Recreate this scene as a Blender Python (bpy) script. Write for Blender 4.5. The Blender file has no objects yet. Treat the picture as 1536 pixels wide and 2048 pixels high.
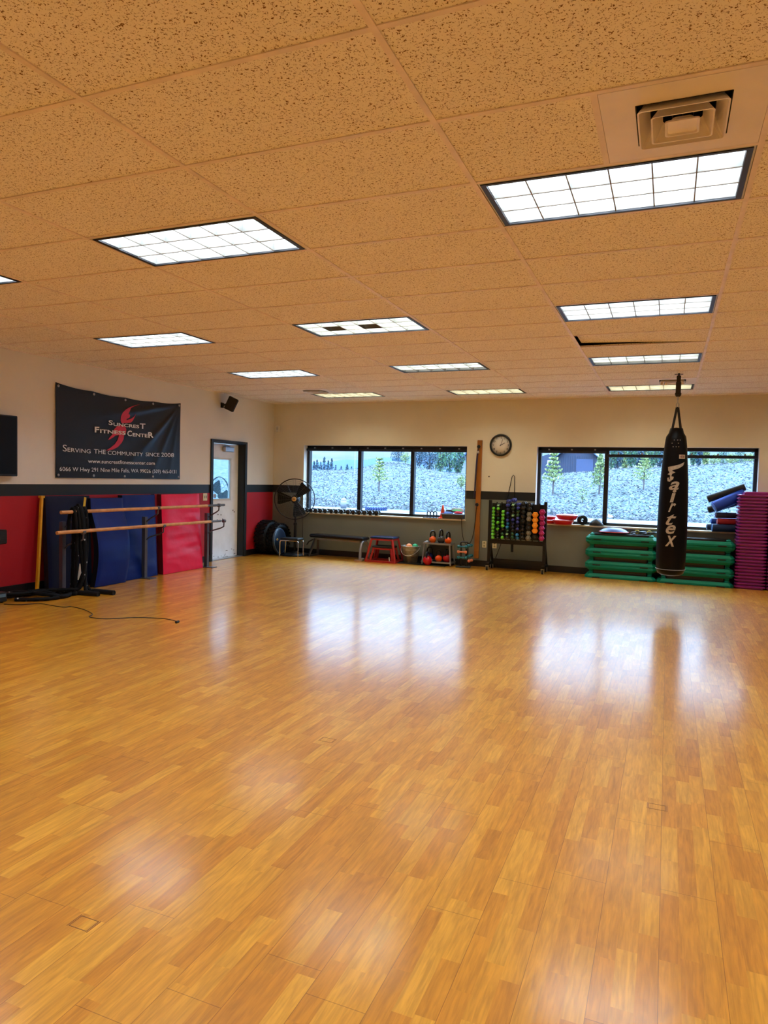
import bpy, math, random
import numpy as np
from mathutils import Vector, Matrix, noise as mnoise

random.seed(7)
sc = bpy.context.scene
COL = sc.collection
PI = math.pi

# ------------------------------------------------------------------ camera
FPX, YAW, PITCH, ROLL, EYE = 1384.85, 0.38847, -0.048356, 0.0250659, 1.52
def cam_axes():
    cy, sy = math.cos(YAW), math.sin(YAW); cp, sp = math.cos(PITCH), math.sin(PITCH)
    f = Vector((-sy*cp, cy*cp, sp)); r = Vector((cy, sy, 0)); u = r.cross(f)
    cr, sr = math.cos(ROLL), math.sin(ROLL)
    return f, r*cr + u*sr, u*cr - r*sr
CF, CR, CU = cam_axes()
cam_data = bpy.data.cameras.new('camera')
cam = bpy.data.objects.new('camera', cam_data); COL.objects.link(cam)
cam_data.sensor_fit = 'HORIZONTAL'; cam_data.sensor_width = 36.0
cam_data.lens = 36.0*FPX/1536.0
cam_data.clip_end = 3000
M = Matrix((( CR.x, CU.x, -CF.x, 0), (CR.y, CU.y, -CF.y, 0), (CR.z, CU.z, -CF.z, EYE), (0, 0, 0, 1)))
cam.matrix_world = M
sc.camera = cam
def at(x, y, ax, v):
    """point of the photo (pixel) on the real plane  axis ax = v  of the room, in metres"""
    if ax == 2: v = v - EYE
    d = CF + CR*((x-768)/FPX) + CU*((1024-y)/FPX)
    k = v/d[ax]
    return Vector((d.x*k, d.y*k, d.z*k + EYE))

# ------------------------------------------------------------------ view, world, exposure
vs = sc.view_settings
vs.view_transform = 'Standard'; vs.look = 'None'; vs.gamma = 1.0; vs.use_curve_mapping = False
vs.exposure = 0.16
LAMP = 19.5          # radiance of the ceiling lamps
SKY = 1.35
sc.cycles.max_bounces = 8; sc.cycles.diffuse_bounces = 5; sc.cycles.glossy_bounces = 4
sc.cycles.transparent_max_bounces = 12
sc.cycles.sample_clamp_indirect = 6.0
sc.cycles.caustics_reflective = True; sc.cycles.caustics_refractive = False

world = bpy.data.worlds.new('sky'); sc.world = world; world.use_nodes = True
nt = world.node_tree; nt.nodes.clear()
def N(nt, t, **k):
    n = nt.nodes.new(t)
    for a, b in k.items(): setattr(n, a, b)
    return n
tc = N(nt, 'ShaderNodeTexCoord'); sep = N(nt, 'ShaderNodeSeparateXYZ'); nt.links.new(tc.outputs['Generated'], sep.inputs[0])
rp = N(nt, 'ShaderNodeValToRGB'); nt.links.new(sep.outputs['Z'], rp.inputs[0])
e = rp.color_ramp.elements
e[0].position = 0.0; e[0].color = (0.20, 0.27, 0.33, 1)
e[1].position = 0.3; e[1].color = (0.74, 0.90, 1.0, 1)
m_ = rp.color_ramp.elements.new(0.075); m_.color = (0.22, 0.30, 0.37, 1)
m_ = rp.color_ramp.elements.new(0.55); m_.color = (3.2, 4.2, 5.2, 1)
m_ = rp.color_ramp.elements.new(0.15); m_.color = (0.42, 0.66, 0.98, 1)
mp = N(nt, 'ShaderNodeMapping'); mp.inputs['Scale'].default_value = (3, 3, 22); nt.links.new(tc.outputs['Generated'], mp.inputs[0])
nz = N(nt, 'ShaderNodeTexNoise'); nz.inputs['Scale'].default_value = 2.2; nz.inputs['Detail'].default_value = 5; nt.links.new(mp.outputs[0], nz.inputs['Vector'])
rc = N(nt, 'ShaderNodeValToRGB'); nt.links.new(nz.outputs[0], rc.inputs[0])
rc.color_ramp.elements[0].position = .38; rc.color_ramp.elements[0].color = (.62, .82, 1, 1)
rc.color_ramp.elements[1].position = .62; rc.color_ramp.elements[1].color = (1, 1, 1, 1)
mx = N(nt, 'ShaderNodeMixRGB', blend_type='MULTIPLY'); mx.inputs[0].default_value = 1
nt.links.new(rp.outputs[0], mx.inputs[1]); nt.links.new(rc.outputs[0], mx.inputs[2])
bg = N(nt, 'ShaderNodeBackground'); bg.inputs['Strength'].default_value = 2.9*SKY
nt.links.new(mx.outputs[0], bg.inputs[0])
wo = N(nt, 'ShaderNodeOutputWorld'); nt.links.new(bg.outputs[0], wo.inputs[0])

# ------------------------------------------------------------------ materials
def lin(c):
    return tuple(((v/255.0)/12.92 if v/255.0 <= 0.04045 else (((v/255.0)+0.055)/1.055)**2.4) for v in c)
MATS = {}
def mat(name, rgb, rough=0.5, metal=0.0, coat=0.0, emit=None, spec=0.5, noise=None, bump=None, sheen=0):
    """rgb in sRGB 0-255; noise=(scale, amount) mottles the colour; bump=(scale, strength)"""
    if name in MATS: return MATS[name]
    m = bpy.data.materials.new(name); m.use_nodes = True
    nt = m.node_tree; b = nt.nodes['Principled BSDF']
    c = lin(rgb)
    b.inputs['Base Color'].default_value = (*c, 1)
    b.inputs['Roughness'].default_value = rough; b.inputs['Metallic'].default_value = metal
    b.inputs['Coat Weight'].default_value = coat; b.inputs['Specular IOR Level'].default_value = spec
    b.inputs['Coat Roughness'].default_value = 0.08
    if emit:
        b.inputs['Emission Color'].default_value = (*emit[0], 1); b.inputs['Emission Strength'].default_value = emit[1]
    sc_, am = noise if noise else (9.0, 0.10)
    t = N(nt, 'ShaderNodeTexCoord'); n = N(nt, 'ShaderNodeTexNoise'); n.inputs['Scale'].default_value = sc_; n.inputs['Detail'].default_value = 4
    nt.links.new(t.outputs['Object'], n.inputs['Vector'])
    r = N(nt, 'ShaderNodeValToRGB'); nt.links.new(n.outputs[0], r.inputs[0])
    r.color_ramp.elements[0].position = .3; r.color_ramp.elements[1].position = .7
    r.color_ramp.elements[0].color = (*[v*(1-am) for v in c], 1); r.color_ramp.elements[1].color = (*[min(1, v*(1+am)) for v in c], 1)
    nt.links.new(r.outputs[0], b.inputs['Base Color'])
    if bump:
        n2 = N(nt, 'ShaderNodeTexNoise'); n2.inputs['Scale'].default_value = bump[0]; n2.inputs['Detail'].default_value = 3
        nt.links.new(t.outputs['Object'], n2.inputs['Vector'])
        bp = N(nt, 'ShaderNodeBump'); bp.inputs['Strength'].default_value = bump[1]; bp.inputs['Distance'].default_value = .01
        nt.links.new(n2.outputs[0], bp.inputs['Height']); nt.links.new(bp.outputs[0], b.inputs['Normal'])
    MATS[name] = m; return m

def math_(nt, op, a, b=None, c=None):
    n = N(nt, 'ShaderNodeMath', operation=op)
    for i, v in enumerate((a, b, c)):
        if v is None: continue
        if isinstance(v, (int, float)): n.inputs[i].default_value = v
        else: nt.links.new(v, n.inputs[i])
    return n.outputs[0]

def floor_material():
    m = bpy.data.materials.new('strip_laminate_floor'); m.use_nodes = True; nt = m.node_tree; b = nt.nodes['Principled BSDF']
    g = N(nt, 'ShaderNodeNewGeometry'); s = N(nt, 'ShaderNodeSeparateXYZ'); nt.links.new(g.outputs['Position'], s.inputs[0])
    X, Y = s.outputs['X'], s.outputs['Y']
    SW = 0.0640
    xs = math_(nt, 'DIVIDE', math_(nt, 'ADD', X, 20*SW*3+0.158), SW)
    xi = math_(nt, 'FLOOR', xs)
    bx = math_(nt, 'DIVIDE', xs, 3.0); bi = math_(nt, 'FLOOR', bx)
    w1 = N(nt, 'ShaderNodeTexWhiteNoise', noise_dimensions='1D'); nt.links.new(xi, w1.inputs['W'])
    w2 = N(nt, 'ShaderNodeTexWhiteNoise', noise_dimensions='1D'); nt.links.new(math_(nt, 'MULTIPLY', bi, 7.31), w2.inputs['W'])
    ys = math_(nt, 'DIVIDE', math_(nt, 'ADD', Y, math_(nt, 'MULTIPLY', w1.outputs['Value'], 3.0)), 0.37)
    # uneven piece lengths: warp the running length with a slow sine of its own phase per strip
    ys = math_(nt, 'ADD', ys, math_(nt, 'MULTIPLY', math_(nt, 'SINE', math_(nt, 'ADD', math_(nt, 'MULTIPLY', ys, 1.7), math_(nt, 'MULTIPLY', w1.outputs['Value'], 40.0))), 0.30))
    yi = math_(nt, 'FLOOR', ys)
    cb = N(nt, 'ShaderNodeCombineXYZ'); nt.links.new(xi, cb.inputs[0]); nt.links.new(yi, cb.inputs[1])
    w3 = N(nt, 'ShaderNodeTexWhiteNoise', noise_dimensions='2D'); nt.links.new(cb.outputs[0], w3.inputs['Vector'])
    ramp = N(nt, 'ShaderNodeValToRGB'); nt.links.new(w3.outputs['Value'], ramp.inputs[0])
    el = ramp.color_ramp.elements
    el[0].position = 0; el[0].color = (*lin(FLOOR_DARK), 1); el[1].position = 1; el[1].color = (*lin(FLOOR_LIGHT), 1)
    x_ = el.new(.5); x_.color = (*lin(FLOOR_MID), 1)
    # grain: long fibres, offset per piece
    off = math_(nt, 'MULTIPLY', w3.outputs['Value'], 37.0)
    gv = N(nt, 'ShaderNodeCombineXYZ'); nt.links.new(math_(nt, 'MULTIPLY', X, 95.0), gv.inputs[0]); nt.links.new(math_(nt, 'MULTIPLY', Y, 7.0), gv.inputs[1]); nt.links.new(off, gv.inputs[2])
    gn = N(nt, 'ShaderNodeTexNoise'); gn.inputs['Scale'].default_value = 1.0; gn.inputs['Detail'].default_value = 5; gn.inputs['Distortion'].default_value = .6; nt.links.new(gv.outputs[0], gn.inputs['Vector'])
    gr = N(nt, 'ShaderNodeValToRGB'); nt.links.new(gn.outputs[0], gr.inputs[0])
    gr.color_ramp.elements[0].position = .32; gr.color_ramp.elements[0].color = (.60, .55, .48, 1)
    gr.color_ramp.elements[1].position = .60; gr.color_ramp.elements[1].color = (1.12, 1.12, 1.1, 1)
    gv2 = N(nt, 'ShaderNodeCombineXYZ'); nt.links.new(math_(nt, 'MULTIPLY', X, 22.0), gv2.inputs[0]); nt.links.new(math_(nt, 'MULTIPLY', Y, 4.0), gv2.inputs[1]); nt.links.new(off, gv2.inputs[2])
    gn2 = N(nt, 'ShaderNodeTexNoise'); gn2.inputs['Scale'].default_value = 1.0; gn2.inputs['Detail'].default_value = 3; gn2.inputs['Distortion'].default_value = 1.4; nt.links.new(gv2.outputs[0], gn2.inputs['Vector'])
    gr2 = N(nt, 'ShaderNodeValToRGB'); nt.links.new(gn2.outputs[0], gr2.inputs[0])
    gr2.color_ramp.elements[0].position = .3; gr2.color_ramp.elements[0].color = (.80, .78, .74, 1)
    gr2.color_ramp.elements[1].position = .7; gr2.color_ramp.elements[1].color = (1.1, 1.1, 1.1, 1)
    m1 = N(nt, 'ShaderNodeMixRGB', blend_type='MULTIPLY'); m1.inputs[0].default_value = .42; nt.links.new(ramp.outputs[0], m1.inputs[1]); nt.links.new(gr.outputs[0], m1.inputs[2])
    m2 = N(nt, 'ShaderNodeMixRGB', blend_type='MULTIPLY'); m2.inputs[0].default_value = .9; nt.links.new(m1.outputs[0], m2.inputs[1]); nt.links.new(gr2.outputs[0], m2.inputs[2])
    # seams: board edges (every third strip) and board ends
    fx = math_(nt, 'FRACT', bx); ex = math_(nt, 'MINIMUM', fx, math_(nt, 'SUBTRACT', 1.0, fx))
    sx = math_(nt, 'LESS_THAN', ex, 0.0055)
    by = math_(nt, 'DIVIDE', math_(nt, 'ADD', Y, math_(nt, 'MULTIPLY', w2.outputs['Value'], 9.0)), 1.285)
    fy = math_(nt, 'FRACT', by); ey = math_(nt, 'MINIMUM', fy, math_(nt, 'SUBTRACT', 1.0, fy))
    sy = math_(nt, 'LESS_THAN', ey, 0.0009)
    seam = math_(nt, 'MAXIMUM', sx, sy)
    m3 = N(nt, 'ShaderNodeMixRGB', blend_type='MULTIPLY'); nt.links.new(math_(nt, 'MULTIPLY', seam, .62), m3.inputs[0]); nt.links.new(m2.outputs[0], m3.inputs[1]); m3.inputs[2].default_value = (.25, .17, .10, 1)
    nt.links.new(m3.outputs[0], b.inputs['Base Color'])
    # scuffed sheen: worn patches are a little duller
    pn = N(nt, 'ShaderNodeTexNoise'); pn.inputs['Scale'].default_value = 1.1; pn.inputs['Detail'].default_value = 4; nt.links.new(g.outputs['Position'], pn.inputs['Vector'])
    rr = N(nt, 'ShaderNodeMapRange'); nt.links.new(pn.outputs[0], rr.inputs[0]); rr.inputs[3].default_value = FLOOR_R0; rr.inputs[4].default_value = FLOOR_R1
    b.inputs['Roughness'].default_value = .45
    b.inputs['Specular IOR Level'].default_value = .3
    b.inputs['Coat Weight'].default_value = 1.0; b.inputs['Coat IOR'].default_value = FLOOR_IOR
    nt.links.new(rr.outputs[0], b.inputs['Coat Roughness'])
    bp = N(nt, 'ShaderNodeBump'); bp.inputs['Strength'].default_value = .10; bp.inputs['Distance'].default_value = .002
    hh = math_(nt, 'SUBTRACT', gn.outputs[0], math_(nt, 'MULTIPLY', seam, 1.0)); nt.links.new(hh, bp.inputs['Height'])
    nt.links.new(bp.outputs[0], b.inputs['Normal']); nt.links.new(bp.outputs[0], b.inputs['Coat Normal'])
    return m
FLOOR_DARK, FLOOR_MID, FLOOR_LIGHT = (200, 131, 31), (211, 144, 36), (223, 161, 50)
FLOOR_R0, FLOOR_R1, FLOOR_IOR = .14, .21, 1.46

def tile_material():
    m = bpy.data.materials.new('fissured_ceiling_tile'); m.use_nodes = True; nt = m.node_tree; b = nt.nodes['Principled BSDF']
    g = N(nt, 'ShaderNodeNewGeometry')
    n1 = N(nt, 'ShaderNodeTexNoise'); n1.inputs['Scale'].default_value = 112; n1.inputs['Detail'].default_value = 2.5; n1.inputs['Distortion'].default_value = 1.2; nt.links.new(g.outputs['Position'], n1.inputs['Vector'])
    n2 = N(nt, 'ShaderNodeTexNoise'); n2.inputs['Scale'].default_value = 2.0; n2.inputs['Detail'].default_value = 3; nt.links.new(g.outputs['Position'], n2.inputs['Vector'])
    r = N(nt, 'ShaderNodeValToRGB'); nt.links.new(n1.outputs[0], r.inputs[0])
    r.color_ramp.elements[0].position = .365; r.color_ramp.elements[0].color = (*lin((128, 92, 60)), 1)
    r.color_ramp.elements[1].position = .415; r.color_ramp.elements[1].color = (*lin(TILE), 1)
    r2 = N(nt, 'ShaderNodeValToRGB'); nt.links.new(n2.outputs[0], r2.inputs[0])
    r2.color_ramp.elements[0].position = .3; r2.color_ramp.elements[0].color = (.97, .965, .95, 1); r2.color_ramp.elements[1].position = .7; r2.color_ramp.elements[1].color = (1, 1, 1, 1)
    mx = N(nt, 'ShaderNodeMixRGB', blend_type='MULTIPLY'); mx.inputs[0].default_value = 1; nt.links.new(r.outputs[0], mx.inputs[1]); nt.links.new(r2.outputs[0], mx.inputs[2])
    nt.links.new(mx.outputs[0], b.inputs['Base Color']); b.inputs['Roughness'].default_value = .9; b.inputs['Specular IOR Level'].default_value = .1
    bp = N(nt, 'ShaderNodeBump'); bp.inputs['Strength'].default_value = .5; bp.inputs['Distance'].default_value = .003; nt.links.new(r.outputs[0], bp.inputs['Height']); nt.links.new(bp.outputs[0], b.inputs['Normal'])
    return m
TILE = (252, 246, 238)

def glass_material(name, tint, gloss, rough=0.0):
    m = bpy.data.materials.new(name); m.use_nodes = True; nt = m.node_tree; nt.nodes.clear()
    o = N(nt, 'ShaderNodeOutputMaterial'); t = N(nt, 'ShaderNodeBsdfTransparent'); t.inputs[0].default_value = (*tint, 1)
    g = N(nt, 'ShaderNodeBsdfGlossy'); g.inputs['Roughness'].default_value = rough; g.inputs[0].default_value = (.9, .97, 1, 1)
    mx = N(nt, 'ShaderNodeMixShader'); mx.inputs[0].default_value = gloss
    nt.links.new(t.outputs[0], mx.inputs[1]); nt.links.new(g.outputs[0], mx.inputs[2]); nt.links.new(mx.outputs[0], o.inputs[0])
    return m

def emit_material(name, rgb, s):
    m = bpy.data.materials.new(name); m.use_nodes = True; nt = m.node_tree; nt.nodes.clear()
    o = N(nt, 'ShaderNodeOutputMaterial'); e = N(nt, 'ShaderNodeEmission'); e.inputs[0].default_value = (*rgb, 1); e.inputs[1].default_value = s
    nt.links.new(e.outputs[0], o.inputs[0]); return m

def ground_material():
    m = bpy.data.materials.new('frosted_grass_slope'); m.use_nodes = True; nt = m.node_tree; b = nt.nodes['Principled BSDF']
    g = N(nt, 'ShaderNodeNewGeometry'); mp = N(nt, 'ShaderNodeMapping'); nt.links.new(g.outputs['Position'], mp.inputs[0]); mp.inputs['Scale'].default_value = (2.0, .9, 7)
    n = N(nt, 'ShaderNodeTexNoise'); n.inputs['Scale'].default_value = 2.6; n.inputs['Detail'].default_value = 9; n.inputs['Roughness'].default_value = .75; n.inputs['Distortion'].default_value = 1.2; nt.links.new(mp.outputs[0], n.inputs['Vector'])
    r = N(nt, 'ShaderNodeValToRGB'); nt.links.new(n.outputs[0], r.inputs[0]); el = r.color_ramp.elements
    el[0].position = .36; el[0].color = (*lin((32, 46, 56)), 1); el[1].position = .62; el[1].color = (*lin((106, 106, 116)), 1)
    k = el.new(.47); k.color = (*lin((60, 70, 76)), 1)
    n2 = N(nt, 'ShaderNodeTexNoise'); n2.inputs['Scale'].default_value = .12; n2.inputs['Detail'].default_value = 4; nt.links.new(g.outputs['Position'], n2.inputs['Vector'])
    r2 = N(nt, 'ShaderNodeValToRGB'); nt.links.new(n2.outputs[0], r2.inputs[0]); r2.color_ramp.elements[0].position = .35; r2.color_ramp.elements[1].position = .65
    r2.color_ramp.elements[0].color = (.94, 1.0, .90, 1); r2.color_ramp.elements[1].color = (.98, .99, 1.05, 1)
    mx = N(nt, 'ShaderNodeMixRGB', blend_type='MULTIPLY'); mx.inputs[0].default_value = 1; nt.links.new(r.outputs[0], mx.inputs[1]); nt.links.new(r2.outputs[0], mx.inputs[2])
    nt.links.new(mx.outputs[0], b.inputs['Base Color']); b.inputs['Roughness'].default_value = 1; b.inputs['Specular IOR Level'].default_value = 0
    return m

# ------------------------------------------------------------------ mesh builder
def frame_from(d):
    d = Vector(d).normalized(); a = Vector((0, 0, 1)) if abs(d.z) < .9 else Vector((1, 0, 0))
    u = d.cross(a).normalized(); return u, d.cross(u).normalized(), d

class MB:
    def __init__(s): s.v = []; s.f = []; s.m = []; s.s = []; s.xf = None
    def add(s, vs, fs, mi=0, smooth=False):
        o = len(s.v)
        for p in vs:
            p = Vector(p)
            s.v.append(tuple(s.xf @ p) if s.xf else tuple(p))
        for f in fs: s.f.append([i+o for i in f]); s.m.append(mi); s.s.append(smooth)
        return s
    def box(s, c, d, mi=0, rz=0, R=None, bev=0):
        x, y, z = [k/2 for k in d]
        if bev <= 0:
            P = [(-x,-y,-z),(x,-y,-z),(x,y,-z),(-x,y,-z),(-x,-y,z),(x,-y,z),(x,y,z),(-x,y,z)]
            Fs = [(0,3,2,1),(4,5,6,7),(0,1,5,4),(1,2,6,5),(2,3,7,6),(3,0,4,7)]
        else:
            b = min(bev, x*.98, y*.98, z*.98); P = []; 
            rings = [(-z, b, b), (-z+b, 0, 0), (z-b, 0, 0), (z, b, b)]
            for zz, i1, _ in rings:
                X, Yy = x-i1, y-i1; c_ = b*.6 if i1 == 0 else b*.3
                P += [(-X+c_,-Yy,zz),(X-c_,-Yy,zz),(X,-Yy+c_,zz),(X,Yy-c_,zz),(X-c_,Yy,zz),(-X+c_,Yy,zz),(-X,Yy-c_,zz),(-X,-Yy+c_,zz)]
            Fs = [tuple(range(7, -1, -1)), tuple(range(24, 32))]
            for k in range(3):
                for i in range(8): j = (i+1) % 8; Fs.append((k*8+i, k*8+j, k*8+8+j, k*8+8+i))
        Rm = R if R is not None else Matrix.Rotation(rz, 3, 'Z')
        return s.add([Rm @ Vector(p) + Vector(c) for p in P], Fs, mi)
    def bar(s, a, b, w, h=None, mi=0, up=(0, 0, 1)):
        """square bar from a to b, w wide, h high"""
        a, b = Vector(a), Vector(b); h = h or w; d = (b-a).normalized(); up = Vector(up)
        if abs(d.dot(up)) > .98: up = Vector((0, 1, 0))
        r = d.cross(up).normalized(); u = r.cross(d)
        P = []
        for q in (a, b):
            for i, j in ((-1,-1),(1,-1),(1,1),(-1,1)): P.append(q + r*(i*w/2) + u*(j*h/2))
        return s.add(P, [(0,3,2,1),(4,5,6,7),(0,1,5,4),(1,2,6,5),(2,3,7,6),(3,0,4,7)], mi)
    def cyl(s, a, b, r, n=16, mi=0, r2=None, caps=True, smooth=True):
        a, b = Vector(a), Vector(b); u, v, _ = frame_from(b-a); r2 = r if r2 is None else r2
        P = []
        for q, rr in ((a, r), (b, r2)):
            for i in range(n): t = 2*PI*i/n; P.append(q + u*(rr*math.cos(t)) + v*(rr*math.sin(t)))
        s.add(P, [(i, (i+1) % n, n+(i+1) % n, n+i) for i in range(n)], mi, smooth)
        if caps: s.add(P, [tuple(range(n-1, -1, -1)), tuple(range(n, 2*n))], mi, False)
        return s
    def tube(s, pts, r, n=8, mi=0, closed=False):
        pts = [Vector(p) for p in pts]; m = len(pts); P = []; u = None
        for i, p in enumerate(pts):
            if closed: t = pts[(i+1) % m] - pts[i-1]
            else: t = pts[min(i+1, m-1)] - pts[max(i-1, 0)]
            t.normalize()
            if u is None: u = frame_from(t)[0]
            u = (u - t*u.dot(t)).normalized(); v = t.cross(u)
            rr = r[i] if isinstance(r, (list, tuple)) else r
            for k in range(n): a = 2*PI*k/n; P.append(p + u*(rr*math.cos(a)) + v*(rr*math.sin(a)))
        Fs = []
        for i in range(m if closed else m-1):
            j = (i+1) % m
            for k in range(n): Fs.append((i*n+k, i*n+(k+1) % n, j*n+(k+1) % n, j*n+k))
        s.add(P, Fs, mi, True)
        if not closed: s.add(P, [tuple(range(n-1, -1, -1)), tuple(range((m-1)*n, m*n))], mi)
        return s
    def lathe(s, prof, o=(0, 0, 0), ax=(0, 0, 1), n=24, mi=0, smooth=True, sx=1, sy=1):
        o = Vector(o); u, v, d = frame_from(ax); P = []
        if abs(Vector(ax).normalized().z) > .99: u, v = Vector((1, 0, 0)), Vector((0, 1, 0))*(1 if Vector(ax).z > 0 else -1)
        for r, h in prof:
            for i in range(n): t = 2*PI*i/n; P.append(o + d*h + u*(sx*r*math.cos(t)) + v*(sy*r*math.sin(t)))
        Fs = []
        for k in range(len(prof)-1):
            for i in range(n): j = (i+1) % n; Fs.append((k*n+i, k*n+j, (k+1)*n+j, (k+1)*n+i))
        ring = prof[0][0] > 1e-6 and abs(prof[0][0]-prof[-1][0]) < 1e-6
        if prof[0][0] > 1e-6 and not ring: Fs.append(tuple(range(n-1, -1, -1)))
        if prof[-1][0] > 1e-6 and not ring: Fs.append(tuple(range((len(prof)-1)*n, len(prof)*n)))
        return s.add(P, Fs, mi, smooth)
    def ball(s, c, r, n=16, mi=0, sc_=(1, 1, 1)):
        pr = [(max(0, r*math.sin(PI*k/10)), -r*math.cos(PI*k/10)*sc_[2]) for k in range(11)]
        return s.lathe(pr, c, (0, 0, 1), n, mi, True, sc_[0], sc_[1])
    def prism(s, poly, o, u, v, depth, mi=0):
        """polygon in the (u,v) plane at o, thickened along u x v"""
        o, u, v = Vector(o), Vector(u), Vector(v); w = u.cross(v).normalized()*depth; n = len(poly)
        P = [o + u*a + v*b for a, b in poly]; P += [p + w for p in P]
        Fs = [tuple(range(n-1, -1, -1)), tuple(range(n, 2*n))] + [(i, (i+1) % n, n+(i+1) % n, n+i) for i in range(n)]
        return s.add(P, Fs, mi)
    def loft(s, rings, mi=0, smooth=False):
        n = len(rings[0]); P = [p for r in rings for p in r]; Fs = []
        for k in range(len(rings)-1):
            for i in range(n): j = (i+1) % n; Fs.append((k*n+i, k*n+j, (k+1)*n+j, (k+1)*n+i))
        Fs += [tuple(range(n-1, -1, -1)), tuple(range((len(rings)-1)*n, len(rings)*n))]
        return s.add(P, Fs, mi, smooth)
    def mesh(s, name, mats):
        me = bpy.data.meshes.new(name); me.from_pydata(s.v, [], s.f)
        for m in (mats if isinstance(mats, (list, tuple)) else [mats]): me.materials.append(m)
        me.polygons.foreach_set('material_index', s.m); me.polygons.foreach_set('use_smooth', s.s)
        me.validate(); me.update(); return me
    def build(s, name, mats, parent=None, **t):
        o = bpy.data.objects.new(name, s.mesh(name, mats)); COL.objects.link(o)
        if parent: o.parent = parent
        if t: tag(o, **t)
        return o

def tag(o, label=None, cat=None, group=None, kind=None):
    if label: o['label'] = label
    if cat: o['category'] = cat
    if group: o['group'] = group
    if kind: o['kind'] = kind
    return o
def thing(name, label, cat, loc=(0, 0, 0), rz=0, group=None):
    o = bpy.data.objects.new(name, None); COL.objects.link(o); o.location = loc; o.rotation_euler = (0, 0, rz)
    o.empty_display_size = .1
    return tag(o, label, cat, group)
def shell(name, loc=(0, 0, 0)):
    o = bpy.data.objects.new(name, None); COL.objects.link(o); o.location = loc; o['kind'] = 'structure'; return o
def inst(name, me, loc, label=None, cat=None, group=None, rot=None, parent=None):
    o = bpy.data.objects.new(name, me); COL.objects.link(o); o.location = loc
    if rot: o.rotation_euler = rot
    if parent: o.parent = parent
    return tag(o, label, cat, group)
ORD = ['', 'first', 'second', 'third', 'fourth', 'fifth', 'sixth', 'seventh', 'eighth', 'ninth', 'tenth', 'eleventh', 'twelfth', 'thirteenth',
       'fourteenth', 'fifteenth', 'sixteenth', 'seventeenth', 'eighteenth', 'nineteenth', 'twentieth', 'twenty-first', 'twenty-second',
       'twenty-third', 'twenty-fourth', 'twenty-fifth', 'twenty-sixth', 'twenty-seventh', 'twenty-eighth', 'twenty-ninth', 'thirtieth']

def text_mesh(txt, bold=0.0, shear=0.0, spacing=1.0, smallcaps=False):
    """list of (verts2d, faces) for a string, unit cap height about 1"""
    cu = bpy.data.curves.new('t', 'FONT'); cu.body = txt; cu.size = 1.0; cu.offset = bold; cu.shear = shear; cu.space_character = spacing; cu.resolution_u = 3
    if smallcaps:
        cu.small_caps_scale = .78
        for i, ch in enumerate(txt): cu.body_format[i].use_small_caps = True
    o = bpy.data.objects.new('t', cu); COL.objects.link(o); dg = bpy.context.evaluated_depsgraph_get()
    me = bpy.data.meshes.new_from_object(o.evaluated_get(dg))
    V = [tuple(v.co) for v in me.vertices]; Fc = [tuple(p.vertices) for p in me.polygons]
    bpy.data.objects.remove(o); bpy.data.curves.remove(cu); bpy.data.meshes.remove(me)
    return V, Fc

# ================================================================== ROOM SHELL
LX, BY, RX, FY, CZ = -7.33, 12.0, 4.3, -4.4, 2.94      # left wall, back wall, right wall, wall behind the camera, ceiling
WT = 0.28
M_up = mat('beige_wall_paint', (226, 220, 204), .75, noise=(1.2, .05), bump=(60, .04))
M_upL = mat('light_greige_wall_paint', (232, 228, 218), .75, noise=(1.2, .04), bump=(60, .04))
M_low = mat('olive_grey_wall_paint', (122, 126, 116), .7, noise=(1.5, .08), bump=(60, .04))
M_red = mat('red_wall_paint', (176, 14, 30), .6, noise=(1.5, .07), bump=(60, .03))
M_blk = mat('black_band_paint', (20, 26, 28), .5, noise=(3, .1))
M_base = mat('black_vinyl_baseboard', (16, 17, 22), .35, noise=(3, .1))
M_white = mat('off_white_paint', (222, 222, 218), .45, noise=(4, .03))
M_metal = mat('brushed_steel', (190, 190, 192), .3, 1.0)
M_chrome = mat('chrome_tube', (215, 215, 215), .15, 1.0)
M_blackmetal = mat('black_powder_coat', (16, 16, 18), .4, .2)
M_blackplastic = mat('black_plastic', (14, 14, 16), .35)
M_rubber = mat('black_rubber', (12, 12, 14), .65, spec=.3, noise=(30, .2))

mb = MB(); mb.box(((LX+RX)/2, (FY+BY)/2, -.05), (RX-LX+.6, BY-FY+.6, .1)); 
floor = mb.build('floor', floor_material(), kind='structure')

def wall(name, span, base, axis, mats, bands, openings, out):
    """wall along one axis in cells; bands=[(z0,z1,mat index)], openings=[(a0,a1,z0,z1)]; out = outward direction sign"""
    a = sorted(set([span[0], span[1]] + [q for o in openings for q in o[:2]])); z = sorted(set([b for q in bands for b in q[:2]] + [q for o in openings for q in o[2:]]))
    mb = MB()
    for i in range(len(a)-1):
        for k in range(len(z)-1):
            ca, cz = (a[i]+a[i+1])/2, (z[k]+z[k+1])/2
            if any(o[0] < ca < o[1] and o[2] < cz < o[3] for o in openings): continue
            mi = [b[2] for b in bands if b[0] < cz < b[1]][0]
            da, dz = a[i+1]-a[i], z[k+1]-z[k]
            if axis == 'x': mb.box((ca, base + out*WT/2, cz), (da, WT, dz), mi)
            else: mb.box((base + out*WT/2, ca, cz), (WT, da, dz), mi)
    return mb.build(name, mats, kind='structure')
TOP = 3.45
W1 = (-6.64, -3.34, .80, 2.135); W2 = (-2.11, 1.27, .80, 2.135)
DR = (10.0, 10.98, 0.0, 2.09)
wall('wall_back', (LX-WT, RX+WT), BY, 'x', [M_up, M_blk, M_low], [(0, 1.195, 2), (1.195, 1.34, 1), (1.34, TOP, 0)], [W1, W2], 1)
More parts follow.
